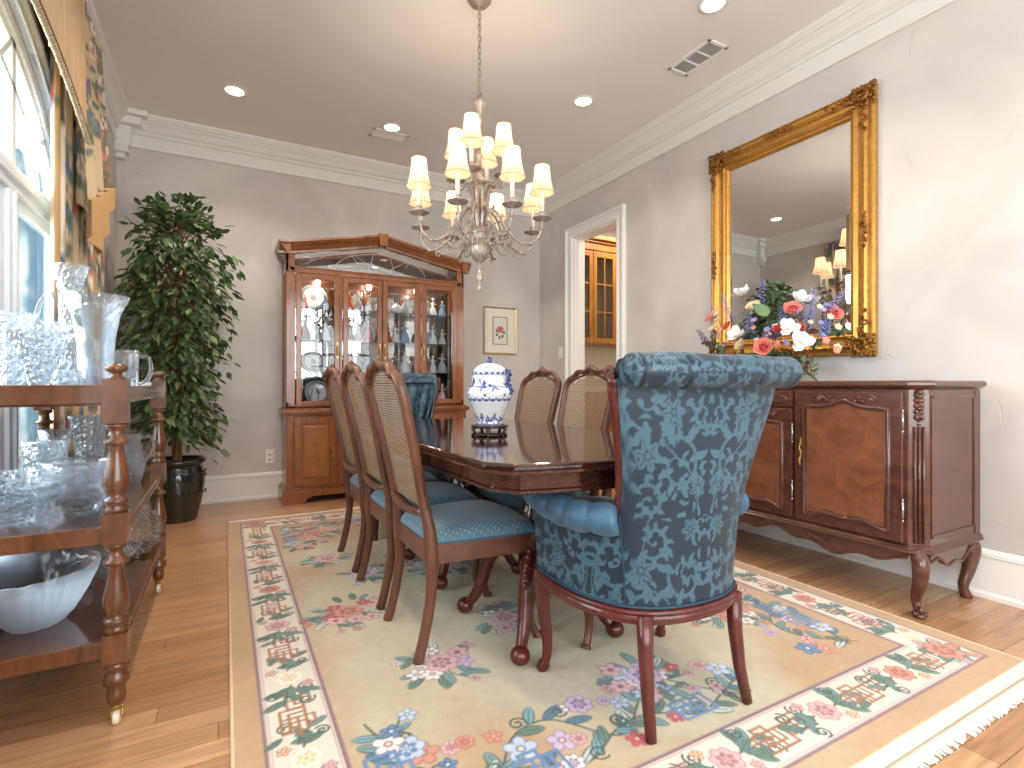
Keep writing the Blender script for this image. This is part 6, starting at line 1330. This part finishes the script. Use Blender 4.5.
# middle shelf
gl('punch_bowl', 'large hobnail cut crystal bowl on the middle cart shelf', 'bowl', hollow([(.045, 0), (.048, .012), (.070, .035), (.090, .075), (.095, .115), (.092, .150), (.098, .168)], .006), -.402, 2.12, Z2, crystal('hobnail_crystal', .18, 34), n=60, fl=lambda a, t: 1 + .03*math.cos(16*a)*math.cos(t*30))
for k in range(3): gl('crystal_bowl', ['wide shallow crystal bowl, lowest of the stack at left on the middle cart shelf', 'wide crystal bowl in the middle of the stack on the middle cart shelf', 'wide crystal bowl on top of the stack at left on the middle cart shelf'][k], 'bowl', hollow([(.045, 0), (.050, .008), (.080, .030), (.098, .060), (.104, .072)], .004), -.555 + .006*k, 2.06, Z2 + .036*k, n=48, fl=sc(12, .05))
gl('crystal_vase', 'flared clear vase at the back of the middle cart shelf', 'vase', hollow([(.030, 0), (.032, .02), (.034, .10), (.044, .18), (.056, .235)]), -.575, 2.62, Z2, CRYP, n=36)
gl('crystal_vase', 'ribbed tall crystal vase standing behind the hobnail bowl', 'vase', hollow([(.042, 0), (.044, .02), (.044, .12), (.050, .22), (.064, .285)]), -.470, 2.62, Z2, n=48, fl=sc(16, .05))
gl('crystal_vase', 'stout leaf cut crystal vase beside the ribbed vase on the middle shelf', 'vase', hollow([(.040, 0), (.044, .03), (.050, .10), (.054, .17), (.050, .21)]), -.560, 2.40, Z2, n=36, fl=sc(8, .06))
pt = thing('glass_pitcher', 'frosted hobnail glass jug behind the near post on the middle shelf', 'pitcher', (-.345, 2.62, Z2), .2, 'crystal on the serving cart')
b = MB(); b.lathe(hollow([(.040, 0), (.046, .02), (.058, .07), (.052, .13), (.040, .17), (.048, .205)]), n=36); b.build('body', SILVERY, pt); b = MB(); b.tube(catmull([(.042, 0, .185), (.075, 0, .19), (.085, 0, .14), (.052, 0, .08)], 6), .006, 8); b.build('handle', SILVERY, pt)
# bottom shelf
b = MB(); vs = []; n_ = 72
prof = hollow([(.065, 0), (.10, .006), (.135, .04), (.165, .09), (.188, .14), (.200, .172)], .006)
b.lathe(prof, n=n_, flute=lambda a, t: 1 + .10*math.cos(3*a + .6)*min(1, 2*t if t < .5 else 2 - 2*t) + .02*math.cos(17*a + 9*t), ax=(.72, 1.15)); tag(b.build('frosted_bowl', FROST, None, loc=(-.510, 2.115, Z3 + .008), rz=.25), 'large frosted glass bowl moulded with waves on the bottom cart shelf', 'bowl', 'crystal on the serving cart')
b = MB(); b.lathe([(0, 0), (.040, 0), (.042, .010), (.026, .018), (.020, .04), (.024, .10), (.020, .15), (.030, .19), (.034, .215), (.026, .235), (.010, .245), (.009, .252), (.019, .262), (.020, .278), (.012, .292), (0, .295)], n=24, ax=(1, .7))
for sg in (-1, 1): b.tube(catmull([(sg*.030, 0, .215), (sg*.050, 0, .20), (sg*.046, -.015, .165), (sg*.022, -.022, .160)], 4), [.010, .009, .009, .008, .008, .008, .007, .007, .007, .006, .006, .006, .006], 8)
tag(b.build('frosted_figurine', FROST, None, loc=(-.600, 2.42, Z3), rz=-.3), 'frosted glass standing figure behind the big frosted bowl', 'figurine', 'crystal on the serving cart')
fb_ = thing('footed_bowl', 'silvery lace cut footed bowl on the bottom cart shelf', 'bowl', (-.392, 2.34, Z3), 0, 'crystal on the serving cart')
b = MB(); b.lathe([(0, .045), (.030, .045), (.050, .055), (.075, .085), (.100, .118), (.118, .140), (.116, .143), (.096, .122), (.070, .092), (.045, .062), (0, .056)], n=72, flute=lambda a, t: 1 + .02*math.cos(24*a)); b.build('dish', SILVERY, fb_)
for k in range(4):
    a = k*PI/2 + .5; b = MB(); c_, s_ = math.cos(a), math.sin(a); b.tube(catmull([(.045*c_, .045*s_, .058), (.068*c_, .068*s_, .045), (.055*c_, .055*s_, .02), (.070*c_, .070*s_, .007)], 5), .0065, 8); b.ball((.072*c_, .072*s_, .008), .0085, 8); b.build('foot', SILVERY, fb_)
o = gl('glass_plate', 'scalloped cut glass plate standing upright at the far end of the bottom shelf', 'plate', [(0, 0), (.07, 0), (.11, .016), (.108, .020), (.068, .005), (0, .005)], -.345, 2.72, Z3, n=60, fl=lambda a, t: 1 + .03*math.cos(12*a)); o.rotation_euler = (PI/2 - .2, 0, .5); o.location.z = Z3 + .112
gl('crystal_vase', 'clear crystal vase at the back of the bottom cart shelf', 'vase', hollow([(.035, 0), (.037, .02), (.040, .09), (.050, .16), (.060, .20)]), -.590, 2.76, Z3, CRYP, n=36)
b = MB(); b.lathe([(0, 0), (.035, 0), (.045, .015), (.050, .05), (.036, .085), (.030, .10), (.040, .115), (.037, .115), (.026, .10), (.030, .085), (0, .08)], n=28, flute=lambda a, t: 1 + .08*math.cos(5*a)); tag(b.build('shell_vase', mat('pink_glass', rgb(206, 160, 160), .15, trans=.4, coat=.5), None, loc=(-.460, 2.62, Z3)), 'small pinkish glass vase on the bottom cart shelf', 'vase', 'crystal on the serving cart')
# ------------------------------------------------------------------ ficus tree
PX_, PY_ = -.305, 4.48
tr = thing('ficus_tree', 'tall leafy ficus tree growing in the dark glazed pot', 'tree', (PX_, PY_, 0))
po = thing('plant_pot', 'dark green glazed round pot on the floor in the left back corner', 'plant pot', (PX_, PY_, 0))
b = MB(); b.lathe([(0, 0), (.125, 0), (.130, .012), (.145, .08), (.168, .18), (.180, .27), (.178, .33), (.166, .375), (.160, .39), (.170, .405), (.184, .415), (.186, .435), (.176, .445), (.162, .440), (.152, .41), (.150, .40)], n=48, cap=False); b.build('body', POT, po)
b = MB()
for e in range(2):
    for k in range(30): a = 2*PI*k/30; b.ball((.181*math.cos(a), .181*math.sin(a), .20 + .12*e), .010, 6, (.5, .5, 1))
b.tube([(.181*math.cos(2*PI*k/60), .181*math.sin(2*PI*k/60), .345 + .006*math.sin(k*.63*2)) for k in range(60)], .006, 6, closed=True); b.build('relief_band', POT, po)
b = MB(); b.lathe([(0, .395), (.152, .385), (.152, .36), (0, .36)], n=32); b.build('soil', SOIL, po)
b = MB(); q = random.Random(21)
ST = []
for e in range(3):
    P = [(.02*math.cos(e*2.1 + k*.55) * (1 + k*.10), .02*math.sin(e*2.1 + k*.55) * (1 + k*.10), .385 + k*.125) for k in range(15)]; P = catmull(P, 4); ST.append(P); b.tube(P, [.013 - .008*k/len(P) for k in range(len(P))], 8)
env = lambda z: interp(z, [.50, .62, .85, 1.1, 1.35, 1.7, 1.95, 2.12, 2.25, 2.36], [.16, .26, .32, .31, .38, .41, .36, .22, .13, .06])
tw = []
for k in range(150):
    z = .62 + 1.62 * (k / 150) ** .9; a = k*2.4 + q.uniform(-.3, .3); R_ = env(z) * q.uniform(.75, 1.08); p0 = Vector((0, 0, min(z + .05, 2.1) - .16)); shift = Vector((0.03 * math.sin(z*4), 0, 0))
    mid_ = Vector((R_*.5*math.cos(a), R_*.5*math.sin(a), z + .03)); end = Vector((R_*math.cos(a), R_*math.sin(a), z - .05 - q.uniform(0, .10))) + shift
    if z > 2.0: end.z = z + .08 * q.random()
    if PY_ + end.y > YB - .06: end.y = YB - .06 - PY_
    if PX_ + end.x < XL + .06: end.x = XL + .06 - PX_
    P = catmull([p0, mid_, end], 6); tw.append(P); b.tube(P, [.004 - .0022*i/len(P) for i in range(len(P))], 5)
b.build('trunk', BARK, tr)
b = MB()
def fleaf(B, p, d, L_, roll):
    d = Vector(d).normalized(); s_ = d.cross(Vector((0, 0, 1))); s_ = (s_ if s_.length > .1 else Vector((1, 0, 0))).normalized(); s_ = Matrix.Rotation(roll, 3, d) @ s_; n_ = s_.cross(d); W_ = L_*.24
    vs = [p]; 
    for t, w_, dz in ((.25, .8, .02), (.55, 1, .0), (.85, .42, -.06)):
        c = p + d*L_*t + n_*(-dz*L_); vs += [c - s_*W_*w_ + n_*W_*.25*w_, c, c + s_*W_*w_ + n_*W_*.25*w_]
    vs.append(p + d*L_ - n_*L_*.12)
    B.add(vs, [(0, 2, 1), (0, 3, 2), (1, 2, 5, 4), (2, 3, 6, 5), (4, 5, 8, 7), (5, 6, 9, 8), (7, 8, 10), (8, 9, 10)], True)
for P in tw:
    for rep in range(19):
        i = int(len(P) * q.uniform(.25, 1)) ; i = min(i, len(P) - 1); p = P[i] + Vector((q.gauss(0, .03), q.gauss(0, .03), q.gauss(0, .028)))
        out = Vector((p.x, p.y, 0)); out = out.normalized() if out.length > .01 else Vector((1, 0, 0)); a = q.uniform(-1.2, 1.2); out = Matrix.Rotation(a, 3, 'Z') @ out
        d = out * q.uniform(.3, 1) + Vector((0, 0, -q.uniform(.2, 1.1) if p.z < 2.05 else q.uniform(-.5, .6)))
        if PY_ + p.y > YB - .05: p.y = YB - .05 - PY_
        if PX_ + p.x < XL + .05: p.x = XL + .05 - PX_
        d.y = min(d.y, .2) if PY_ + p.y > YB - .12 else d.y; d.x = max(d.x, -.2) if PX_ + p.x < XL + .12 else d.x
        b.mi = 0 if q.random() < .8 else 1; fleaf(b, p, d, q.uniform(.06, .092), q.uniform(-.8, .8))
b.build('foliage', [LEAFM, mat('young_ficus_leaf', rgb(104, 132, 78), .4)], tr, recalc=False)

# ------------------------------------------------------------------ curtains
fr_ = random.Random(8)
FC = Ras(1.3, 2.9, .009, c3(204, 182, 146)); 
for k in range(9):
    x = .0 + k*.16; FC.line([(x, 0), (x, 2.9)], .07 if k % 2 else .05, c3(230, 222, 206) if k % 2 else c3(182, 146, 98))
for k in range(170):
    x, y = fr_.uniform(0, 1.3), fr_.uniform(0, 2.9); f = fr_.choice([(c3(186, 92, 84), c3(140, 52, 60), c3(226, 190, 120)), (c3(206, 130, 120), c3(166, 84, 84), c3(236, 216, 180)), (c3(120, 96, 150), c3(84, 62, 112), c3(226, 190, 120)), (c3(92, 122, 158), c3(58, 84, 120), c3(230, 220, 200)), (c3(232, 214, 200), c3(190, 150, 130), c3(190, 120, 90))])
    for e in range(6): FC.leaf(x + fr_.uniform(-.06, .06), y + fr_.uniform(-.06, .06), .07, fr_.uniform(0, 6), fr_.choice([c3(96, 118, 96), c3(110, 140, 140), c3(140, 140, 90)]), c3(70, 88, 72))
    FC.peony(x, y, fr_.uniform(.035, .06), *f)
    vn = [(x + .02*math.sin(t), y + .03*t) for t in range(6)]; FC.line(vn, .008, c3(110, 104, 70))
def sheet(name, fn, nu, nv, mt, parent, pat=None, thick=.002):
    b = MB(); vs = []; cs = []
    for j in range(nv + 1):
        for i in range(nu + 1):
            vs.append(fn(i/nu, j/nv)); 
            if pat: cs.append(pat(i/nu, j/nv))
    W = nu + 1; b.add(vs, [(j*W+i, j*W+i+1, (j+1)*W+i+1, (j+1)*W+i) for j in range(nv) for i in range(nu)], True)
    if pat:
        uv = np.array(cs); a, _ = FC.sample(uv[:, 0], uv[:, 1]); b.at['col'] = ('FLOAT_COLOR', rgba(a))
    o = b.build(name, mt, parent, recalc=False); md = o.modifiers.new('cloth', 'SOLIDIFY'); md.thickness = thick; md.offset = 0; return o
def drape(y0, y1, lab, ph, flip=1):
    t = thing('floral_curtain', lab, 'curtain', (XL + .066, (y0+y1)/2, 0), 0, 'floral curtain panels at the arched window')
    W_ = (y1 - y0)
    f = lambda u, v: (.020*math.sin(u*PI*19 + ph) + .005*math.sin(u*PI*43) + .002*math.sin(v*5 + u*9) * v, -W_/2 + W_*u, 2.78 - 2.765*v)
    sheet('panel', f, 220, 70, FLORAL, t, lambda u, v: (u*1.28, 2.85 - 2.8*v)); return t
drape(2.98, 4.02, 'floral curtain panel hanging between the arched window and the ficus tree', .3)
drape(.42, 1.40, 'floral curtain panel at the near side of the arched window', 1.7)
# valance: shirred tan silk with an arched hem, rope and braid
vy0, vy1 = 1.10, 3.08; VXx = XL + .155
hem = lambda y: 2.275 - .17 * (y - 2.09) ** 2
va = thing('valance', 'shirred tan silk valance with a gold rope hem above the arched window', 'valance', (VXx, 2.18, 0))
def vf(u, v):
    y = vy0 + (vy1 - vy0)*u; zt, zb = 2.925, hem(y); n_ = .012*abs(math.sin(u*PI*26)) ** .35 + .004*math.sin(u*190 + 3*math.sin(u*40)); return (n_ * (.5 + .5*v), y - 2.18, zt + (zb - zt)*v)
sheet('shirred_face', vf, 420, 12, TANSILK, va, thick=.004)
b = MB(); Y_ = np.linspace(vy0, vy1, 160); b.tube([(.016, y - 2.18, hem(y) + .012) for y in Y_], .012, 8); b.build('braid', CORD, va)
b = MB()
for e in range(2): b.tube([(.020 + .006*math.cos(i*.9 + e*PI), y - 2.18, hem(y) - .014 + .006*math.sin(i*.9 + e*PI)) for i, y in enumerate(np.linspace(vy0, vy1, 420))], .0062, 6)
b.build('rope', ROPE, va)
b = MB(); b.box(-.154, -.004, vy0 - 2.18, vy1 - 2.18, 2.905, 2.925); b.box(-.154, -.004, vy1 - 2.18 - .004, vy1 - 2.18, 2.6, 2.92); b.box(-.154, -.004, vy0 - 2.18, vy0 - 2.18 + .004, hem(vy0) + .02, 2.92); b.build('mounting_board', TANSILK, va)
def jabot(sg, yc, lab):
    t = thing('curtain_jabot', lab, 'curtain', (VXx - .032, yc, 0), 0, 'floral jabots at the ends of the valance')
    W_ = .62
    def f(u, v):
        y = sg * (-.10 + W_*u); zb = 1.79 + .30*u + .02*math.sin(u*PI*5); zt = 2.90; fo = abs(((u*3.2) % 1) - .5)*2; x = -.025 + .060*fo*(.35 + .65*v) ; return (x, y*(1 - .1*(1-v)) + .02*fo*sg, zt + (zb - zt)*v)
    sheet('cascade', f, 150, 90, FLORAL, t, lambda u, v: (.2 + u*.62, 2.6 - 1.05*v))
    def g(u, v):
        y = sg * (-.06 + W_*.92*u); zt = 1.86 + .26*u; zb = 1.64 + .62*max(0, u - .35) + .16*max(0, .35 - u); fo = abs(((u*3.2 + .15) % 1) - .5)*2; return (.012 + .050*fo, y, zt + (zb - zt)*v)
    sheet('lining', g, 120, 30, TANLIN, t)
jabot(1, 3.24, 'floral jabot with gold lining cascading at the right end of the valance'); jabot(-1, .97, 'floral jabot with gold lining at the near end of the valance')
# ------------------------------------------------------------------ chandelier
CX, CY = 1.20, 2.56
cd = thing('chandelier', 'antique silver two tier chandelier with twelve shaded candle lamps over the table', 'chandelier', (CX, CY, 0))
b = MB(); b.lathe([(0, 3.05), (.065, 3.05), (.065, 3.042), (.058, 3.034), (.050, 3.022), (.030, 3.012), (.012, 3.006), (.008, 2.99), (0, 2.99)], n=32); b.build('canopy', PEWTER, cd)
b = MB(); z = 2.985; k = 0
while z > 2.525:
    L_ = []
    for i in range(16):
        a = 2*PI*i/16; u, v = .0095*math.cos(a), .019*math.sin(a); L_.append((u, 0, z + v) if k % 2 else (0, u, z + v))
    b.tube(L_, .0026, 6, closed=True); z -= .030; k += 1
b.build('chain', PEWTER, cd)
b = MB(); b.tube([(.004*math.sin(t*.8), .004*math.cos(t*.8), 2.50 + .5*t/40) for t in range(41)], .0018, 5); b.build('cord', mat('lamp_cord', rgb(150, 130, 110), .6), cd)
b = MB()
b.lathe([(0, 2.53), (.010, 2.528), (.016, 2.515), (.030, 2.505), (.034, 2.49), (.028, 2.47), (.018, 2.44), (.014, 2.41), (.020, 2.40), (.020, 2.39), (.011, 2.38), (.011, 2.22), (.018, 2.21), (.018, 2.20), (.012, 2.19), (.012, 2.10), (.03, 2.085), (.04, 2.07), (.04, 2.06), (.026, 2.05), (.022, 2.03), (.024, 1.96), (.022, 1.88), (.026, 1.84), (.034, 1.82), (.05, 1.80), (.052, 1.79), (.05, 1.782), (.0, 1.78)], n=24)
b.build('stem', PEWTER, cd)
b = MB(); b.lathe([(0, 1.79), (.040, 1.79), (.050, 1.784), (.050, 1.774), (.040, 1.764), (.047, 1.75), (.053, 1.725), (.050, 1.69), (.036, 1.655), (.018, 1.636), (.010, 1.628), (.010, 1.618)], n=60, flute=lambda a, t: 1 + (.05*math.cos(15*a) if .35 < t < .9 else 0), cap=False)
b.lathe([(.010, 1.62), (.018, 1.612), (.018, 1.605), (.009, 1.595), (.010, 1.575), (.019, 1.558), (.020, 1.545), (.012, 1.528), (.008, 1.52), (.011, 1.508), (.014, 1.498), (.009, 1.482), (0, 1.472)], n=20); b.build('urn', PEWTER, cd)
b = MB()  # acanthus leaves round the stem
for k in range(8):
    a = 2*PI*k/8; b.M = Matrix.Rotation(a, 4, 'Z'); P = catmull([(.03, 0, 1.81), (.045, 0, 1.90), (.04, 0, 1.98), (.060, 0, 2.03), (.075, 0, 2.02)], 5); b.tube(P, [(.011*math.sin(PI*min(1, .2 + .8*i/(len(P)-1))) + .002, .003) for i in range(len(P))], 8)
b.build('acanthus_leaf_cluster', PEWTER, cd)
SHP = [(.036, .142), (.037, .140), (.040, .105), (.046, .062), (.055, .025), (.063, .0)]
def arm(ang, R_, zb, upper):
    """arm, dish, candle sleeve, shade: local x outward"""
    rot = Matrix.Rotation(ang, 4, 'Z'); b = MB(); b.M = rot
    if not upper:
        P = catmull([(.024, 0, 1.78), (.032, 0, 1.86), (.058, 0, 1.915), (.100, 0, 1.890), (.145, 0, 1.815), (.20, 0, 1.745), (.265, 0, 1.715), (.315, 0, 1.74), (R_ - .004, 0, 1.79), (R_, 0, zb)], 6)
    else:
        P = catmull([(.020, 0, 1.95), (.035, 0, 2.03), (.07, 0, 2.065), (.10, 0, 2.035), (.125, 0, 2.025), (R_, 0, 2.06), (R_, 0, zb)], 6)
    b.tube(P, [.0085 - .003 * k / len(P) for k in range(len(P))], 8)
    if not upper:
        b.tube([(.155 + .068*(1 - t/34)*math.cos(1.2 + t*.27), 0, 1.735 + .068*(1 - t/34)*math.sin(1.2 + t*.27)) for t in range(32)], [.0050 - .00006*t for t in range(32)], 6)
        b.tube([(.085 + .030*(1 - t/26)*math.cos(.4 - t*.3), 0, 1.735 + .030*(1 - t/26)*math.sin(.4 - t*.3)) for t in range(22)], .0036, 6)
        b.tube([(.235 + .024*(1 - t/26)*math.cos(3.4 - t*.3), 0, 1.690 + .024*(1 - t/26)*math.sin(3.4 - t*.3)) for t in range(22)], .0032, 6)
        for (x, z, e) in ((.07, 1.91, 1), (.12, 1.86, -1), (.28, 1.705, 1), (.338, 1.78, -1), (.140, 1.745, 1), (.165, 1.72, -1), (.19, 1.74, 1)): b.ball((x, .006*e, z + .010), .010, 6, (1.5, .6, .8)); b.ball((x + .010, -.006*e, z + .016), .008, 6, (.7, .6, 1.5))
    else:
        for (x, z, e) in ((.05, 2.06, 1), (.10, 2.045, -1), (.15, 2.04, 1)): b.ball((x, .004*e, z + .006), .008, 6, (1.4, .6, .8))
    o = b.build('arm', PEWTER, cd)
    b = MB(); b.M = rot @ Matrix.Translation((R_, 0, zb)); b.lathe([(0, -.012), (.010, -.012), (.014, -.004), (.048, .002), (.052, .006), (.050, .008), (.016, .004), (.012, .012), (.016, .020), (.013, .028), (.017, .034), (.0, .034)], n=26); b.build('drip_pan', PEWTER, o)
    b = MB(); b.M = rot @ Matrix.Translation((R_, 0, zb)); b.lathe([(0, .034), (.0115, .034), (.0115, .165), (0, .165)], n=14); b.build('candle_sleeve', PEWTERL, o)
    b = MB(); b.M = rot @ Matrix.Translation((R_, 0, zb)); b.lathe([(0, .165), (.008, .167), (.013, .185), (.010, .205), (.003, .225), (0, .226)], n=12); b.build('bulb', BULB, o)
    b = MB(); b.M = rot @ Matrix.Translation((R_, 0, zb + .134))
    b.lathe(SHP[::-1], n=32, cap=False, flute=lambda a, t: 1 - .018*abs(math.sin(a*4))); sh = b.build('lamp_shade', SHADE, o, recalc=False)
    b = MB(); b.M = rot @ Matrix.Translation((R_, 0, zb + .134))
    for (r, z) in ((.0635, .001), (.0368, .141)): b.tube([(r*math.cos(2*PI*i/32), r*math.sin(2*PI*i/32), z) for i in range(32)], .0018, 5, closed=True)
    for k in range(8): a = k*PI/4; b.tube([((r + .0008)*math.cos(a), (r + .0008)*math.sin(a), z) for r, z in SHP], .0011, 4)
    b.build('shade_trim', mat('shade_trim', rgb(190, 160, 128), .7) if 'shade_trim' not in bpy.data.materials else bpy.data.materials['shade_trim'], sh)
    l = bpy.data.lights.new('candle_lamp', 'POINT'); l.energy = .9 ; l.color = (1, .80, .56); l.shadow_soft_size = .015
    lo = bpy.data.objects.new('candle_lamp', l); COL.objects.link(lo); lo.location = (CX + R_*math.cos(ang), CY + R_*math.sin(ang), zb + .238)
# view-facing phase of the arms measured from the photograph
cam_yaw = -math.radians(28.66)
for k in range(8): arm(math.radians(-14 + 45*k) + cam_yaw, .342, 1.840, False)
for k in range(4): arm(math.radians(-104 + 90*k) + cam_yaw, .135, 2.080, True)
